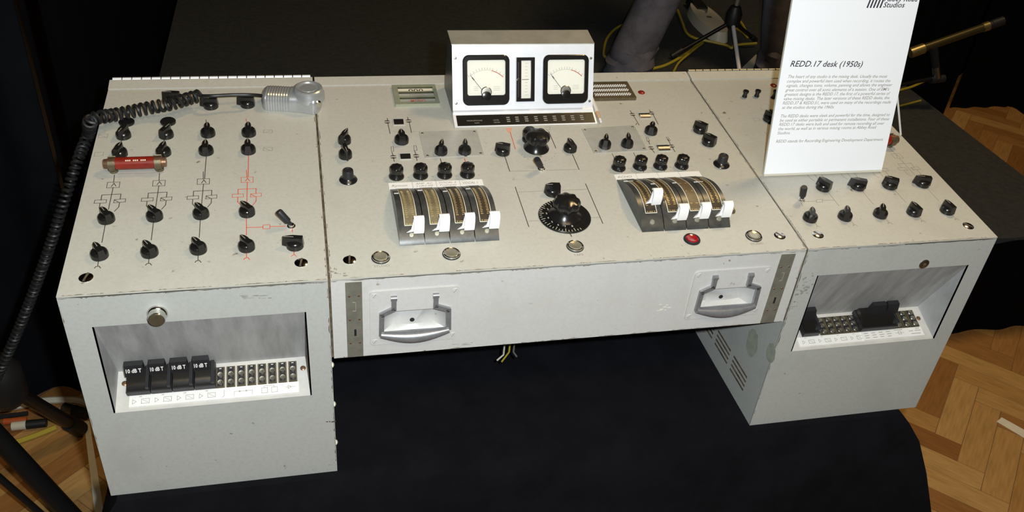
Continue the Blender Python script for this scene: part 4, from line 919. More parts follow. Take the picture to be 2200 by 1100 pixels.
# ---------------------------------------------------------------- meter box
MB0, MB1 = 0.2247, 0.4710
prof = [(0.357, 0.0006), (0.3864, 0.0089), (0.4344, 0.1097), (0.4800, 0.1115), (0.4860, 0.0006)]
mb = thing('meter_box', tuple(TOP.at((MB0+MB1)/2, 0.42, 0)), 'bright aluminium box with two square meters on the centre section', 'meter box')
bm = bmesh.new()
def slab_x(bm, pr, x0, x1): prism_x(bm, pr, x0, x1)
slab_x(bm, [(0.3868, 0.0089), (0.4342, 0.1085), (0.4800, 0.1105), (0.4855, 0.0006), (0.3868, 0.0006)], MB0 + 0.001, MB1 - 0.001); link('case', bm, mat('shaded_case_metal', (0.16, 0.15, 0.14), 0.35, 0.7), mb, TOP.M)  # case darkened in colour for sides that only reflect dark surroundings
FACE = Frame(TOP.at(MB0, 0.3864, 0.0089), TOP.ex, TOP.at(0, 0.4344, 0.1097) - TOP.at(0, 0.3864, 0.0089)); FH = math.hypot(0.048, 0.1008); FW = MB1 - MB0
bm = bmesh.new(); prism(bm, rrect(0, FW, 0, FH, 0.001, 2), -0.0005, 0.0012); bevel(bm, 0.0004, 1); link('face_plate', bm, BRUSHED, mb, FACE.M)
bm = bmesh.new(); n = 6            # rounded fold between face and lip
tube(bm, [TOP.at(MB0, 0.3862, 0.0075), TOP.at(MB1, 0.3862, 0.0075)], 0.0062, 20); link('fold', bm, BRUSHED, mb)
bm = bmesh.new(); prism_x(bm, [(0.4338, 0.1098), (0.4344, 0.1112), (0.4800, 0.1130), (0.4815, 0.1115)], MB0 - 0.0006, MB1 + 0.0006); link('top_sheet', bm, BRUSHTOP, mb, TOP.M)
bm = bmesh.new(); prism_x(bm, [(0.3545, 0.0004), (0.3545, 0.0018), (0.3850, 0.0105), (0.3850, 0.0004)], MB0 - 0.001, MB1 + 0.001); link('lip', bm, BRUSHED, mb, TOP.M)
LIP = Frame(TOP.at(MB0, 0.3545, 0.0018), TOP.ex, TOP.at(0, 0.3850, 0.0105) - TOP.at(0, 0.3545, 0.0018)); LH = math.hypot(0.0305, 0.0087)
bm = bmesh.new(); box(bm, 0.004, FW - 0.002, 0.0016, LH - 0.007, 0, 0.0006); ls = link('legend_strip', bm, BAKE, mb, LIP.M)
bm = bmesh.new()
for tx, px, wpx, sz in (('MICROPHONE', 1003, 34, .0048), ('LEVEL', 1060, 15, .0048)): text_mesh(bm, tx, None, sz*0.85, LIP.uv((px, 260))[0], LH*0.34, 0.0006, depth=0.0002)
for tx, px in (('GAIN', 1019), ('METER', 1061)): text_mesh(bm, tx, None, .0036, LIP.uv((px, 263))[0], LH*0.18, 0.0006, depth=0.0002)
for k, px in enumerate((1092, 1111, 1131, 1152, 1172, 1192, 1211, 1231, 1251)):
    for r_ in range(3): u = LIP.uv((px, 257))[0]; box(bm, u - 0.003, u + 0.003, LH*(0.24 + .14*r_), LH*(0.30 + .14*r_), 0.0006, 0.0008)
link('legend_text', bm, INKG, ls, LIP.M)
def FC(p): return FACE.uv(p)
def meter(c4, needle):
    q = [FC(p) for p in c4]; x0, x1 = (q[0][0]+q[3][0])/2, (q[1][0]+q[2][0])/2; y1, y0 = (q[0][1]+q[1][1])/2, (q[2][1]+q[3][1])/2
    w_, h_ = x1-x0, y1-y0; X = lambda f: x0 + w_*f
    Y = lambda f: y0 + h_*f
    bm = bmesh.new(); out = rrect(x0, x1, y0, y1, w_*0.13, 6); inn = rrect(X(.095), X(.91), Y(.20), Y(.90), w_*0.05, 6)
    a = [bm.verts.new((*p, 0.0012)) for p in out]; b = [bm.verts.new((*p, 0.0058)) for p in out]; c = [bm.verts.new((x0+w_/2+(p[0]-x0-w_/2)*.965, y0+h_/2+(p[1]-y0-h_/2)*.965, 0.0072)) for p in out]
    d = [bm.verts.new((*p, 0.0072)) for p in inn]; e = [bm.verts.new((*p, 0.0034)) for p in inn]; n = len(out)
    for k in range(n):
        k2 = (k+1) % n
        for A, B in ((a, b), (b, c), (c, d), (d, e)): bm.faces.new((A[k], A[k2], B[k2], B[k]))
    bez = link('meter', bm, BAKE, mb, FACE.M)
    bm = bmesh.new(); prism(bm, inn, 0.0012, 0.0036); link('dial', bm, DIAL, bez, FACE.M)
    px_, py_ = X(.50), Y(.20); R0 = h_*0.50
    bm = bmesh.new(); ar = [(px_ + R0*1.0*math.cos(math.radians(a_)), py_ + R0*math.sin(math.radians(a_))) for a_ in range(76, 132, 4)]; stroke(bm, ar, 0.0003, 0.0036, 0.0038)
    for k, a_ in enumerate((133, 126, 119, 112, 105, 99, 93, 87, 81, 75, 66, 57, 48)):
        a_ = math.radians(a_); stroke(bm, [(px_ + R0*1.02*math.cos(a_), py_ + R0*1.02*math.sin(a_)), (px_ + R0*1.10*math.cos(a_), py_ + R0*1.10*math.sin(a_))], 0.0005, 0.0036, 0.0038)
    for fy in (.30, .335, .37): stroke(bm, [(X(.66), Y(fy)), (X(.80), Y(fy))], 0.0004, 0.0036, 0.0037); stroke(bm, [(X(.24), Y(fy)), (X(.33), Y(fy))], 0.0004, 0.0036, 0.0037)
    link('scale', bm, INKG, bez, FACE.M)
    bm = bmesh.new(); stroke(bm, [(px_ + R0*math.cos(math.radians(a_)), py_ + R0*math.sin(math.radians(a_))) for a_ in range(76, 45, -3)], 0.0011, 0.0036, 0.0039); link('red_arc', bm, INKR, bez, FACE.M)
    u, v = FC(needle); bm = bmesh.new(); stroke(bm, [(px_ + (u-px_)*0.2, py_ + (v-py_)*0.2), (u, v)], 0.0007, 0.0048, 0.0052); dd = Vector((u-px_, v-py_)); stroke(bm, [(px_ + dd.x*.78, py_ + dd.y*.78), (px_ + dd.x*.86, py_ + dd.y*.86)], 0.0016, 0.0048, 0.0052); link('needle', bm, INKK, bez, FACE.M)
    bm = bmesh.new(); lathe(bm, [(w_*.115, 0.0036), (w_*.115, 0.0066), (w_*.10, 0.0078), (0, 0.0082)], 24, M=T4(px_, Y(.265))); link('hub_cover', bm, NICKEL, bez, FACE.M)
    bm = bmesh.new(); lathe(bm, [(w_*.105, 0.0066), (w_*.10, 0.0086), (w_*.085, 0.0092), (0, 0.0088)], 24, M=T4(px_, Y(.185))); box(bm, px_ - w_*.07, px_ + w_*.07, Y(.18), Y(.19), 0.0088, 0.0096); link('zero_screw', bm, BAKE, bez, FACE.M)
    bm = bmesh.new(); prism(bm, rrect(X(.096), X(.909), Y(.201), Y(.899), w_*0.05, 6), 0.0060, 0.0062); link('glass_pane', bm, GLASS, bez, FACE.M)
meter(((991,117.5), (1092,117.5), (1094,225), (995,226)), (1009,161))
meter(((1164,117), (1263,117), (1261,221.5), (1166,222)), (1181,158))
q = [FC(p) for p in ((1107,123), (1147,122.5), (1146,216), (1107.5,217.5))]; x0, x1, y0, y1 = q[3][0], (q[1][0]+q[2][0])/2, q[3][1], q[0][1]; w_, h_ = x1-x0, y1-y0
bm = bmesh.new()
for b_ in ((x0, x0 + w_*.26, y0, y1), (x1 - w_*.20, x1, y0, y1), (x0 + w_*.26, x1 - w_*.2, y0, y0 + h_*.07), (x0 + w_*.26, x1 - w_*.2, y1 - h_*.07, y1)): box(bm, *b_, 0.0012, 0.0075)
em = link('edgewise_meter', bm, BAKE, mb, FACE.M)
bm = bmesh.new(); prism_x(bm, [(y0 + h_*.07 + h_*.86*k/10, 0.0030 + 0.0028*math.sin(PI*k/10)) for k in range(11)] + [(y1 - h_*.07, 0.0012), (y0 + h_*.07, 0.0012)], x0 + w_*.26, x1 - w_*.2); link('dial', bm, DIAL, em, FACE.M)
bm = bmesh.new(); box(bm, x0 + w_*.30, x0 + w_*.66, y0 + h_*.495, y0 + h_*.507, 0.0066, 0.0071); link('needle', bm, INKK, em, FACE.M)
bm = bmesh.new()
for k in range(11):
    f = 0.14 + 0.072*k; box(bm, x0 + w_*.48, x0 + w_*(.62 if k % 5 else .70), y0 + h_*f, y0 + h_*(f + .006), 0.0058*1.0 - 0.0028*(1-math.sin(PI*(f-.07)/.86)) , 0.0061 - 0.0028*(1-math.sin(PI*(f-.07)/.86)))
link('scale', bm, INKG, em, FACE.M)
bm = bmesh.new(); lathe(bm, [(0.0028, 0.0075), (0.0024, 0.0090), (0, 0.0092)], 14, M=T4(x0 + w_*.09, y0 + h_*.5)); link('zero_screw', bm, CHROME, em, FACE.M)
bm = bmesh.new(); box(bm, x0 + w_*.08, x0 + w_*.13, y0 + h_*.10, y0 + h_*.90, 0.0072, 0.0078); link('edge_strip', bm, CHROME, em, FACE.M)
for p in ((978,125), (980,222), (1269,125), (1266,217)): screw(mb, p, 0.0026, FACE, NICKEL, 30, 0.0024)
for sc in [o for o in mb.children if o.name.startswith('screw')]: pass
# white wax pencil beside the meter box
a = TOP.uv((1277,228), 0.004); b = TOP.uv((1291,262), 0.004); A = Vector((*a, 0.0042)); B = Vector((*b, 0.0042)); d = B - A
wp = thing('wax_pencil', tuple(TOP.at(*b)), 'white wax pencil with bare wood and white tip beside the meter box', 'pencil')
bm = bmesh.new(); tube(bm, [A - d*1.2, A + d*0.42], 0.0040, 8); link('barrel', bm, PAPER, wp, TOP.M)
bm = bmesh.new(); tube(bm, [A + d*0.42, A + d*0.84], [0.0040, 0.0026], 10); link('wood_cone', bm, WOODT, wp, TOP.M)
bm = bmesh.new(); tube(bm, [A + d*0.84, A + d*1.0], [0.0026, 0.0018], 10); link('tip', bm, PAPER, wp, TOP.M)

# ---------------------------------------------------------------- red cartridges in their clips
def cartridge(xc, yc, label):
    o = thing('cartridge_fuse', tuple(TOP.at(xc, yc, 0)), label, 'fuse'); Zc = 0.0140; hl = 0.0265
    bm = bmesh.new(); tube(bm, [(xc - hl, yc, Zc), (xc + hl, yc, Zc)], 0.0092, 26); link('red_tube', bm, REDC, o, TOP.M)
    for s in (-1, 1):
        bm = bmesh.new(); tube(bm, [(xc + s*hl, yc, Zc), (xc + s*(hl + 0.010), yc, Zc), (xc + s*(hl + 0.0104), yc, Zc), (xc + s*(hl + 0.016), yc, Zc)], [0.0088, 0.0088, 0.0074, 0.0070], 22); link('end_cap', bm, COPPER, o, TOP.M)
        bm = bmesh.new(); x = xc + s*(hl + 0.0050)
        pr = [(yc + 0.0096*math.sin(math.radians(a_)), Zc - 0.0096*math.cos(math.radians(a_))) for a_ in range(-140, 141, 20)] + [(yc + 0.0112*math.sin(math.radians(a_)), Zc - 0.0112*math.cos(math.radians(a_))) for a_ in range(140, -141, -20)]
        prism_x(bm, pr, x - 0.0046, x + 0.0046); lathe(bm, [(0.0062, 0.0004), (0.0062, 0.0038)], 14, M=T4(x, yc)); link('clip', bm, BRONZE, o, TOP.M)
    bm = bmesh.new(); rnd = random.Random(5)
    for k in range(11):
        if k in (3, 7): continue
        x = xc - 0.012 + k*0.0026; a_ = math.radians(118); box(bm, x, x + 0.0016, -0.0010, 0.0010, 0.00915, 0.0094, T4(0, yc, Zc) @ Matrix.Rotation(math.radians(32), 4, 'X') )
    link('worn_lettering', bm, FRAMEL, o, TOP.M)
u, v = TOP.uv((291,350), 0.0140); cartridge(u, v, 'red cartridge fuse in bronze clips beside the coiled cord')
u2, v2 = TOP.uv((1926,297), 0.0165); cartridge(u2 - 0.040, v2, 'red cartridge fuse half hidden behind the white sign')
bm = bmesh.new(); stroke(bm, pl((240,374), (282,373)), 0.0008); stroke(bm, pl((288,373), (352,371)), 0.0008); link('dashed_line', bm, INKG, ped_l, TOP.M, kind='stuff')
# ---------------------------------------------------------------- talkback microphone with coiled cord
hm = thing('hand_microphone', tuple(TOP.at(-0.05, 0.455, 0)), 'silver hand microphone with a coiled black cord lying on the desk', 'microphone')
a = TOP.uv((563,206), 0.014); b = TOP.uv((690,216), 0.012); ax = Vector((b[0]-a[0], b[1]-a[1])); LEN = ax.length
HM = TOP.M @ T4(a[0], a[1], 0.0006) @ RZ(math.atan2(ax.y, ax.x))
bm = bmesh.new(); rings = []; NS = 46
for i in range(NS + 1):
    s = i / NS; x = LEN * s
    hw = 0.0225 + 0.006*max(0, (s - 0.62)/0.38); zt = 0.027 + 0.002*s
    e = 1.0
    if s < 0.12: e = math.sqrt(max(0.0, 1 - ((0.12 - s)/0.12)**2)) * 0.92 + 0.08
    if s > 0.88: e = math.sqrt(max(0.0, 1 - ((s - 0.88)/0.12)**2)) * 0.75 + 0.25
    rib = 1.0
    if 0.10 < s < 0.50 and i % 2: rib = 0.965
    ring = []
    for k in range(22):
        an = PI * k / 21; cx_, sz_ = math.cos(an), math.sin(an)
        yy = math.copysign(abs(cx_)**0.55, cx_) * hw * e * rib; zz = (abs(sz_)**0.5) * zt * (0.55 + 0.45*e) * rib
        ring.append(bm.verts.new((x, yy, zz)))
    rings.append(ring)
for A_, B_ in zip(rings, rings[1:]):
    for k in range(21): bm.faces.new((A_[k], B_[k], B_[k+1], A_[k+1]))
    bm.faces.new((A_[21], B_[21], B_[0], A_[0]))
bm.faces.new(rings[0]); bm.faces.new(rings[-1][::-1]); link('body', bm, SILVER, hm, HM)
hxp = LEN*0.79; bm = bmesh.new(); lathe(bm, [(0.0262, 0.020), (0.0258, 0.030), (0.0235, 0.034), (0.0228, 0.0385), (0.0205, 0.0400), (0.0175, 0.0395), (0.0160, 0.0375), (0, 0.0372)], 40, M=T4(hxp, 0.001, -0.005)); hd = link('head_ring', bm, SILVER, hm, HM)
bm = bmesh.new(); lathe(bm, [(0.0125, 0.0372), (0.0120, 0.0384), (0, 0.0388)], 28, M=T4(hxp, 0.001, -0.005)); link('emblem_disc', bm, SILVER, hd, HM)
bm = bmesh.new(); lathe(bm, [(0.0062, 0), (0.0062, 0.003), (0.004, 0.005), (0, 0.0053)], 18, M=T4(LEN*0.955, -0.017, 0.0165) @ RZ(math.radians(-62)) @ Matrix.Rotation(PI/2, 4, 'Y')); link('side_screw', bm, CHROME, hm, HM)
# straight lead, then the coil across the desk and down its side
lead = [TOP.at(*TOP.uv((566,206), 0.013), 0.013), TOP.at(*TOP.uv((540,204), 0.0245), 0.0245), TOP.at(*TOP.uv((500,204), 0.027), 0.027), TOP.at(*TOP.uv((455,206), 0.0290), 0.0290), TOP.at(*TOP.uv((430,205), 0.024), 0.024)]
spine = [TOP.at(*TOP.uv(q, h), h) for q, h in (((430,205), 0.021), ((405,212), 0.022), ((372,222), 0.0235), ((330,230), 0.018), ((290,238), 0.018), ((250,246), 0.0175), ((224,250), 0.023), ((207,253), 0.026), ((193,263), 0.017))]
spine += [on_x((191,285), -0.362), on_x((183,305), -0.370), on_x((165,350), -0.380), on_x((140,425), -0.402), on_x((115,505), -0.43), on_x((82,600), -0.47), on_x((45,695), -0.515), on_x((12,770), -0.555), on_x((-40,880), -0.62)]
sp = smooth_path(spine, 40)
cum = [0.0]
for p, q in zip(sp, sp[1:]): cum.append(cum[-1] + (q-p).length)
pitch = 0.0092; rc = 0.0086; turns = cum[-1] / pitch; per = 12; pts = []
up = None; j = 0; NT = int(turns * per)
for k in range(NT + 1):
    s = cum[-1] * k / NT
    while j < len(cum) - 2 and cum[j+1] < s: j += 1
    f = (s - cum[j]) / max(1e-9, cum[j+1] - cum[j]); p = sp[j].lerp(sp[j+1], f); t = (sp[min(j+4, len(sp)-1)] - sp[max(j-4, 0)]).normalized()
    if up is None: up = t.orthogonal().normalized()
    up = (up - t*up.dot(t)).normalized(); sd = t.cross(up); an = 2*PI*k/per
    pts.append(p + (up*math.cos(an) + sd*math.sin(an)) * (rc - 0.0018 * min(1, max(0, (s - 0.26) / 0.1))))
bm = bmesh.new(); tube(bm, pts, 0.0027, 6); link('coiled_cord', bm, RUBBER, hm)
bm = bmesh.new(); tube(bm, smooth_path(lead + [pts[4]], 8), 0.0030, 8); link('lead', bm, RUBBER, hm)

# ---------------------------------------------------------------- the sign
SA = TOP.at(*TOP.uv((1640,381)), 0.0016); SB = TOP.at(*TOP.uv((1893,371)), 0.0016)
SIGN = Frame(SA, SB - SA, Vector((0.0005, 0.0559, 0.2780))); SW = (SB - SA).length; SH = SW * 1.4142
sg = thing('display_sign', tuple((SA + SB)/2), 'white printed card sign standing on the pedestal in front of its knobs', 'sign')
bm = bmesh.new(); box(bm, 0, SW, 0.0006, SH, -0.0045, -0.0004); link('foam_board', bm, SIGNE, sg, SIGN.M)
bm = bmesh.new(); box(bm, 0.0003, SW - 0.0003, 0.0042, SH - 0.0003, -0.0004, 0.0002); link('printed_card', bm, SIGNW, sg, SIGN.M)
bm = bmesh.new(); box(bm, 0, SW, 0.0005, 0.0042, -0.0004, 0.0004); link('bottom_edge', bm, SIGNE, sg, SIGN.M)
def S(p): return SIGN.uv((1600 + p[0]*0.36364, p[1]*0.36364))
lines = [('REDD.17 desk (1950s)', (267,393), (693,395), 0.0131, 0.010),
    ('The heart of any studio is the mixing desk. Usually the most', (255,461), (840,459), 0, 0), ('complex and powerful item used when recording, it routes the', (248,488), (858,485), 0, 0),
    ('signals, changes tone, volume, panning and allows the engineer', (244,514), (870,509), 0, 0), ("great control over all sonic elements of a session. One of EMI's", (239,540), (852,535), 0, 0),
    ('greatest designs is the REDD.17, the first of a powerful series of', (233,566), (857,560), 0, 0), ('valve mixing desks. The later versions of these REDD desks, the', (229,592), (853,585), 0, 0),
    ('REDD.37 & REDD.51, were used on many of the recordings made', (223,617), (861,611), 0, 0), ('at the studios during the 1960s.', (219,643), (527,640), 0, 0),
    ('The REDD desks were sleek and powerful for the time, designed to', (211,694), (855,685), 0, 0), ('be used as either portable or permanent installations. Four of these', (206,719), (851,710), 0, 0),
    ('REDD.17 desks were built and used for remote recording all over', (202,743), (823,736), 0, 0), ('the world, as well as in various mixing rooms at Abbey Road', (197,769), (775,759), 0, 0),
    ('Studios.', (191,794), (268,792), 0, 0), ('REDD stands for Recording Engineering Development Department.', (183,843), (817,831), 0, 0)]
bm = bmesh.new(); bt = bmesh.new()
for tx, a_, b_, sz, bd in lines:
    p, q = S(a_), S(b_); text_mesh(bt if sz else bm, tx, q[0]-p[0], sz if sz else 0.0070, p[0], p[1], 0.0002, ang=math.atan2(q[1]-p[1], q[0]-p[0]), shear=0.24, bold=bd if sz else 0.004)
link('text', bm, INKG, sg, SIGN.M); link('heading', bt, LOGO, sg, SIGN.M)
bm = bmesh.new()
def S0(x, y): return SIGN.uv((1840 + x*0.072727, y*0.072727))
for k in range(5):
    a_ = S0(322 + 95*k, 208); stroke(bm, [(a_[0], a_[1]), (a_[0] + 0.0048, a_[1] + 0.0205)], 0.0026, 0.0002, 0.0004)
p, q = S0(780, 215), S0(1410, 222); text_mesh(bm, 'Studios', q[0]-p[0], 0.0112, p[0], p[1], 0.0002, shear=0.22, bold=0.012)
p, q = S0(800, 35), S0(1810, 35); text_mesh(bm, 'Abbey Road', q[0]-p[0], 0.0112, p[0], p[1], 0.0002, shear=0.22, bold=0.012)
link('logo', bm, LOGO, sg, SIGN.M)
bm = bmesh.new(); e0 = SIGN.at(SW*0.86, SH*0.72, -0.0045); e1 = TOP.at(*TOP.uv((1934,292)), 0.0028); e2 = SIGN.at(SW*0.5, SH*0.72, -0.0045)
tube(bm, [e0, e1], 0.0018, 8); tube(bm, [e2, TOP.at(SW*0.5 + TOP.uv((1640,381))[0] + 0.06, TOP.uv((1934,292))[1], 0.0028)], 0.0018, 8); link('easel_strut', bm, WPLAST, sg)

# ---------------------------------------------------------------- the hall behind: person, stands, cables
def skin_person():
    fa = on_z((1338,168), STAGE_Z); fb = on_z((1672,176), STAGE_Z)
    hipz = STAGE_Z + 0.90; hx, hy = (fa.x + fb.x)/2 + 0.07, (fa.y + fb.y)/2 + 0.10
    verts = []; edges = []; rad = []
    def V(p, r, par=None):
        verts.append(tuple(p)); rad.append(r if isinstance(r, tuple) else (r, r)); i = len(verts)-1
        if par is not None: edges.append((par, i))
        return i
    pel = V((hx, hy, hipz + 0.03), (0.155, 0.11))
    sp1 = V((hx, hy, hipz + 0.22), (0.145, 0.105), pel); ch = V((hx, hy - 0.01, hipz + 0.42), (0.165, 0.115), sp1); nk = V((hx, hy, hipz + 0.56), (0.065, 0.065), ch); V((hx, hy - 0.01, hipz + 0.63), (0.055, 0.055), nk)
    for s, f in ((-1, fa), (1, fb)):
        h_ = V((hx + s*0.09, hy, hipz - 0.04), 0.098, pel); kn = V((hx + (f.x-hx)*0.52 + s*0.03, hy + (f.y-hy)*0.5 - 0.03, STAGE_Z + 0.50), 0.080, h_)
        c1 = V((f.x + (hx-f.x)*0.16, f.y + 0.012, STAGE_Z + 0.20), 0.082, kn); c2 = V((f.x + (hx-f.x)*0.03, f.y, STAGE_Z + 0.085), 0.086, c1); V((f.x, f.y - 0.01, STAGE_Z + 0.035), 0.075, c2)
        sh = V((hx + s*0.19, hy, hipz + 0.47), 0.062, ch); el = V((hx + s*0.27, hy + 0.02, hipz + 0.20), 0.048, sh); V((hx + s*0.25, hy - 0.10, hipz - 0.02), 0.036, el)
    me = bpy.data.meshes.new('person'); me.from_pydata(verts, edges, []); me.update()
    root = link('person', me, None, label='person in grey-blue trousers standing astride on the stage behind the desk', cat='person')
    m1 = root.modifiers.new('skin', 'SKIN'); m1.use_smooth_shade = True
    for i, r in enumerate(rad): me.skin_vertices[0].data[i].radius = r
    me.skin_vertices[0].data[0].use_root = True
    root.modifiers.new('sub', 'SUBSURF').levels = 2; root.modifiers['sub'].render_levels = 2
    me2 = bpy.data.meshes.new_from_object(root.evaluated_get(bpy.context.evaluated_depsgraph_get())); root.modifiers.clear(); root.data = me2
    for m_ in (JEANS, SHIRT): me2.materials.append(m_)
    for p in me2.polygons: p.material_index = 1 if p.center.z > hipz + 0.06 else 0; p.use_smooth = True
    # trouser folds bunching over the shoes
    for f in (fa, fb):
        bm = bmesh.new(); pr = [(0.082, 0.012), (0.096, 0.03), (0.090, 0.05), (0.100, 0.07), (0.088, 0.095), (0.084, 0.125), (0.050, 0.175)]
        lathe(bm, pr, 30, lambda a, i: 1 + 0.07*math.sin(3*a + i*1.7) + 0.04*math.sin(5*a - i), M=T4(f.x, f.y, STAGE_Z) @ Matrix(((0.92, 0, (hx - f.x)*0.75, 0), (0, 0.92, 0, 0), (0, 0, 1, 0), (0, 0, 0, 1)))); link('trouser_cuff', bm, JEANS, root)
        bm = bmesh.new(); lathe(bm, [(0.05, 0.0), (0.052, 0.02), (0.046, 0.05), (0.03, 0.07), (0, 0.075)], 20, M=T4(f.x, f.y - 0.06, STAGE_Z + 0.001) @ Matrix.Diagonal((0.9, 2.2, 0.8, 1))); link('shoe', bm, RUBBER, root)
    hz = hipz + 0.63; bm = bmesh.new(); bmesh.ops.create_uvsphere(bm, u_segments=24, v_segments=18, radius=1)
    for v in bm.verts: v.co = Vector((v.co.x*0.075, v.co.y*0.095, v.co.z*0.115)) * (1 - 0.12*max(0, -v.co.z))
    bmesh.ops.transform(bm, matrix=T4(hx, hy - 0.015, hz + 0.11), verts=bm.verts); link('head', bm, SKIN, root)
    bm = bmesh.new(); bmesh.ops.create_uvsphere(bm, u_segments=20, v_segments=14, radius=1)
    for v in bm.verts: v.co = Vector((v.co.x*0.080, v.co.y*0.098 + 0.012, max(v.co.z, -0.15)*0.118 + 0.012))
    bmesh.ops.transform(bm, matrix=T4(hx, hy - 0.008, hz + 0.115), verts=bm.verts); link('hair', bm, HAIR, root)
    bm = bmesh.new()
    for s in (-1, 1):
        lathe(bm, [(0.010, 0), (0.006, 0.005), (0, 0.006)], 10, M=T4(hx + s*0.028, hy - 0.108, hz + 0.118) @ Matrix.Rotation(PI/2, 4, 'X'))
    link('eyes', bm, BLACKM, root)
    bm = bmesh.new(); lathe(bm, [(0.013, 0), (0.009, 0.02), (0, 0.032)], 10, M=T4(hx, hy - 0.104, hz + 0.085) @ Matrix.Rotation(math.radians(62), 4, 'X')); box(bm, hx - 0.022, hx + 0.022, hy - 0.106, hy - 0.098, hz + 0.052, hz + 0.058)
    for s in (-1, 1): lathe(bm, [(0.018, 0), (0.016, 0.006), (0, 0.008)], 12, M=T4(hx + s*0.072, hy - 0.01, hz + 0.11) @ Matrix.Rotation(s*PI/2, 4, 'Y'))
    link('face_features', bm, SKIN, root)
    for s in (-1, 1):
        bm = bmesh.new(); w0 = Vector((hx + s*0.25, hy - 0.10, hipz - 0.02)); box(bm, -0.035, 0.035, -0.014, 0.014, -0.085, 0.01, T4(*w0)); bevel(bm, 0.010, 2)
        for k in range(4): fx = -0.027 + 0.018*k; tube(bm, [w0 + Vector((fx, 0, -0.08)), w0 + Vector((fx, -0.006, -0.115)), w0 + Vector((fx, -0.022, -0.145 + 0.008*abs(k-1.4)))], [0.009, 0.0085, 0.007], 8)
        tube(bm, [w0 + Vector((-s*0.030, -0.004, -0.03)), w0 + Vector((-s*0.052, -0.016, -0.06)), w0 + Vector((-s*0.050, -0.026, -0.085))], [0.011, 0.010, 0.008], 8); link('hand', bm, SKIN, root)
skin_person()
# microphone stand on the stage
ms = on_z((1556,122), STAGE_Z); mb_ = thing('microphone_stand', tuple(ms), 'thin upright stand with black clamp beside the white plug on the stage', 'stand')
hub = ms + Vector((0, 0, 0.16))
tp = on_y((1575,-60), ms.y); bm = bmesh.new(); tube(bm, [hub, hub + Vector((0.012, 0, 0.5)), hub + Vector((0.03, 0, 1.25))], 0.009, 12); link('pole', bm, GALV, mb_)
bm = bmesh.new(); lathe(bm, [(0.018, -0.035), (0.030, -0.02), (0.032, 0.02), (0.020, 0.05), (0.012, 0.055)], 20, M=T4(*hub)); link('clamp', bm, RUBBER, mb_)
fe = on_z((1592,178), STAGE_Z + 0.0135)
for i, e in enumerate((fe, ms + Vector((-0.24, -0.02, 0.0135)), ms + Vector((0.20, 0.14, 0.0135)))):
    bm = bmesh.new(); tube(bm, [hub + Vector((0, 0, -0.01)), e], 0.008, 12); link('leg', bm, BRUSHED if i == 0 else TUBE, mb_)
    bm = bmesh.new(); d_ = (e - hub).normalized(); tube(bm, [e - d_*0.05, e], 0.0115, 10); link('rubber_foot', bm, RUBBER, mb_)
# white extension socket lying on the stage, black plug in it
def socket():
    c = on_z((1521,42), STAGE_Z + 0.03); o = thing('extension_socket', (c.x, c.y, STAGE_Z), 'cream rounded extension socket with a black plug lying on the stage', 'socket')
    a = on_z((1500,12), STAGE_Z + 0.03); b = on_z((1545,62), STAGE_Z + 0.03); ang = math.atan2(b.y-a.y, b.x-a.x); M = T4(c.x, c.y, STAGE_Z + 0.001) @ RZ(ang)
    L = (b-a).length/2 + 0.055; pts = []
    for k in range(40):
        t = 2*PI*k/40; ct, s_ = math.cos(t), math.sin(t); pts.append((math.copysign(abs(ct)**0.7, ct)*L, math.copysign(abs(s_)**0.6, s_)*0.062*(1 - 0.25*abs(ct))))
    bm = bmesh.new(); prism(bm, pts, 0, 0.042, taper=[(p[0]*.92, p[1]*.88) for p in pts]); bevel(bm, 0.005, 2, 40); link('shell', bm, SOCKET, o, M)
    bm = bmesh.new(); box(bm, -0.006, 0.016, -0.010, 0.012, 0.042, 0.0428); link('switch', bm, GALV, o, M)
    bm = bmesh.new(); box(bm, -L - 0.045, -L*0.45, -0.022, 0.026, 0.014, 0.052); bevel(bm, 0.008, 2); link('plug', bm, RUBBER, o, M)
    bm = bmesh.new(); tube(bm, [(-L*.45, 0.0, 0.04), (-L*.30, 0.012, 0.05), (-L*.2, 0.0, 0.042)], 0.004, 8); link('wire', bm, GALV, o, M)
socket()
def cable(pxs, z, r, m, label, name='cable', group=None):
    bm = bmesh.new(); tube(bm, smooth_path([on_z(q, z + r) for q in pxs], 8), r, 8); return link(name, bm, m, label=label, cat='cable', group=group)
cable([(1350,48), (1322,62), (1303,85), (1297,112), (1300,122), (1318,132)], STAGE_Z, 0.0055, YEL, 'yellow cable curving around the standing trouser leg')
cable([(1390,150), (1430,140), (1470,118), (1500,95), (1514,84)], STAGE_Z, 0.006, YEL, 'thick yellow cable running from the trouser leg to the stand foot')
cable([(1448,152), (1459,134), (1482,114), (1510,92)], STAGE_Z + 0.014, 0.0045, YEL, 'thin yellow cable ending at the rear edge of the desk')
cable([(1456,22), (1466,48), (1475,70), (1494,82), (1530,90), (1560,97), (1572,103), (1580,97), (1625,93)], STAGE_Z + 0.012, 0.0055, YEL, 'yellow cable crossing behind the clamp of the stand')
cable([(1572,32), (1590,46), (1600,62), (1606,80), (1596,70), (1580,60)], STAGE_Z, 0.0055, YEL, 'yellow cable loop beside the thin upright stand')
cable([(1925,196), (1960,186), (1990,172)], STAGE_Z, 0.005, YEL, 'yellow cable under the microphone boom')
cable([(1930,228), (1955,222), (1978,216)], STAGE_Z, 0.004, YEL, 'short yellow cable on the stage beside the white sign')
bm = bmesh.new(); prism(bm, [tuple(on_z(p, STAGE_Z)[:2]) for p in ((1588,153), (1624,118), (1628,122), (1616,153))], STAGE_Z + 0.001, STAGE_Z + 0.003); link('paper_sheet', bm, SOCKET, label='cream wedge of paper lying on the stage between trouser leg and stand', cat='paper')
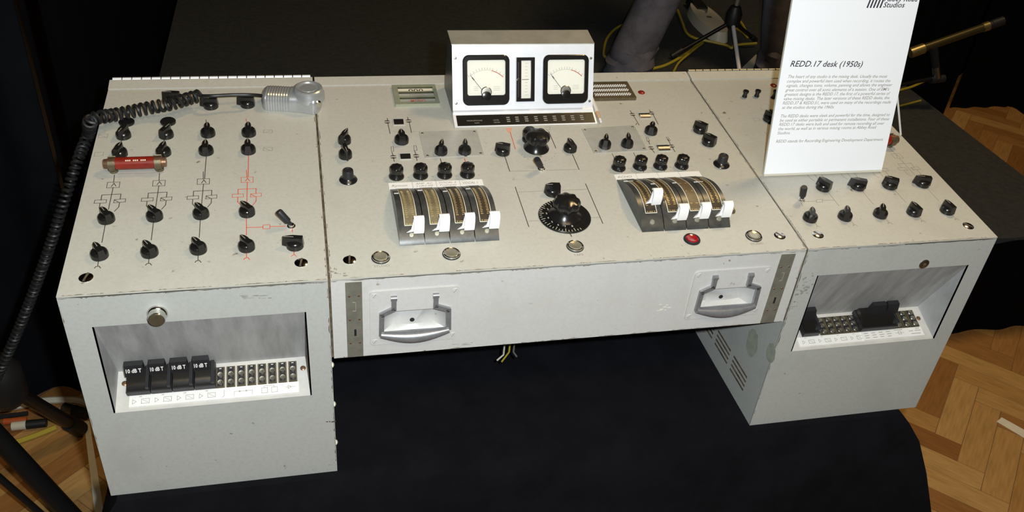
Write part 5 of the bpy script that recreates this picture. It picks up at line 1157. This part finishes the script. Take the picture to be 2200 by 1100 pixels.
# microphone boom at the right
bo = on_z((2008,236), STAGE_Z); bs = thing('boom_stand', (bo.x, bo.y, STAGE_Z), 'microphone stand with a brass-ended boom tube behind the white sign', 'stand')
Y0 = bo.y
def BY(p): return on_y(p, Y0)
bm = bmesh.new(); tube(bm, [BY((1985,103)), BY((2112,59))], 0.0145, 16); link('boom_tube', bm, BRASSD, bs)
bm = bmesh.new(); tube(bm, [BY((1955,114)), BY((1984,103.5))], 0.019, 16); link('brass_sleeve', bm, BRASS, bs)
bm = bmesh.new(); tube(bm, [BY((2111,59.5)), BY((2124,55))], 0.0165, 16); link('brass_collar', bm, BRASS, bs)
bm = bmesh.new(); tube(bm, [BY((2124,55)), BY((2130,53)), BY((2131,52.5)), BY((2155,44))], [0.014, 0.014, 0.016, 0.0155], 16); link('black_tip', bm, BLACKM, bs)
bm = bmesh.new(); tube(bm, [BY((2005,100)), BY((2008,120)), BY((2013,166))], [0.017, 0.014, 0.013], 14); link('knuckle', bm, BLACKM, bs)
bm = bmesh.new(); tube(bm, [BY((2010.5,143)), BY((2013.5,166))], 0.0145, 14); link('steel_sleeve', bm, STEEL, bs)
bm = bmesh.new(); tube(bm, [BY((1999,172)), BY((2028,168))], 0.014, 14); link('clamp', bm, BLACKM, bs)
bm = bmesh.new(); tube(bm, [BY((1835,202)), BY((2005,168))], 0.0075, 10); link('cross_rod', bm, TUBE, bs)
pc = BY((1842,201)); bm = bmesh.new(); tube(bm, [pc, Vector((pc.x, pc.y, STAGE_Z + 0.05))], 0.010, 12); lathe(bm, [(0.11, 0.001), (0.11, 0.012), (0.03, 0.022), (0.014, 0.06)], 28, M=T4(pc.x, pc.y, STAGE_Z)); link('post', bm, TUBE, bs)

# ---------------------------------------------------------------- left foreground: tripod stand, cables and tape on the floor
tr = thing('tripod_stand', (-0.86, 0.62, FLOOR_Z), 'black tripod stand with thick tube legs on the parquet', 'stand')
hubp = on_z((8,826), -0.30); foot = on_z((172,922), FLOOR_Z + 0.02)
bm = bmesh.new(); tube(bm, [hubp, foot], 0.0150, 16); link('leg', bm, TUBE, tr)
d_ = (foot - hubp).normalized(); bm = bmesh.new(); tube(bm, [foot - d_*0.055, foot], 0.0195, 16); link('rubber_foot', bm, RUBBER, tr)
n0 = on_z((-60,880), -0.22); n1 = on_z((200,1158), FLOOR_Z + 0.03); bm = bmesh.new(); tube(bm, [n0, n1], 0.0200, 18); link('leg', bm, TUBE, tr)
m0 = on_z((-60,975), -0.34); m1 = on_z((150,1158), FLOOR_Z + 0.02); bm = bmesh.new(); tube(bm, [m0, m1], 0.0075, 12); link('brace', bm, TUBE, tr)
bm = bmesh.new(); lathe(bm, [(0.03, -0.05), (0.042, -0.03), (0.042, 0.04), (0.024, 0.07)], 20, M=T4(*hubp)); link('hub', bm, RUBBER, tr)
bm = bmesh.new(); tube(bm, [hubp - Vector((0.02, -0.01, 0)), hubp + Vector((-0.05, 0.02, 1.1))], 0.017, 14); link('pole', bm, TUBE, tr)
bk = on_z((-160,905), FLOOR_Z + 0.02); bm = bmesh.new(); tube(bm, [hubp, bk], 0.0150, 14); link('leg', bm, TUBE, tr)
cable([(-30,886), (0,879), (40,872), (95,861), (150,859), (178,863), (196,872)], FLOOR_Z, 0.009, WCAB, 'white cable along the foot of the blue-black curtain')
cable([(-10,962), (40,948), (80,934), (120,918)], FLOOR_Z, 0.007, YEL, 'yellow cable on the parquet below the tripod leg')
cable([(-20,898), (20,893), (60,888)], FLOOR_Z, 0.006, RUBBER, 'black cable on the floor beside the white cable')
def connector(a, b, r, ma, mc, label):
    A, B = on_z(a, FLOOR_Z + r + 0.001), on_z(b, FLOOR_Z + r + 0.001); o = thing('cable_connector', tuple(A), label, 'connector'); d = B - A
    bm = bmesh.new(); tube(bm, [A, A + d*0.42], r, 14); link('sleeve', bm, ma, o); bm = bmesh.new(); tube(bm, [A + d*0.42, B], [r*1.05, r], 14); link('barrel', bm, mc, o)
connector((8,906), (58,902), 0.008, ORA, ORA, 'orange cable sleeve under the tripod leg')
connector((26,916), (100,908), 0.011, WCAB, RUBBER, 'black connector with a cream end below the orange sleeve')
connector((138,876), (188,890), 0.014, NICKEL, RUBBER, 'black connector with a metal end beside the rubber foot of the tripod')
def tape(c4, label):
    bm = bmesh.new(); prism(bm, [tuple(on_z(p, FLOOR_Z)[:2]) for p in c4], FLOOR_Z + 0.0002, FLOOR_Z + 0.0010); link('floor_tape', bm, TAPE, label=label, cat='tape')
tape(((180,905), (192,905), (228,1130), (207,1130)), 'strip of white tape on the parquet beside the tripod foot')
tape(((2141,906), (2152,897), (2215,932), (2215,950)), 'strip of white tape on the parquet right of the draped table')
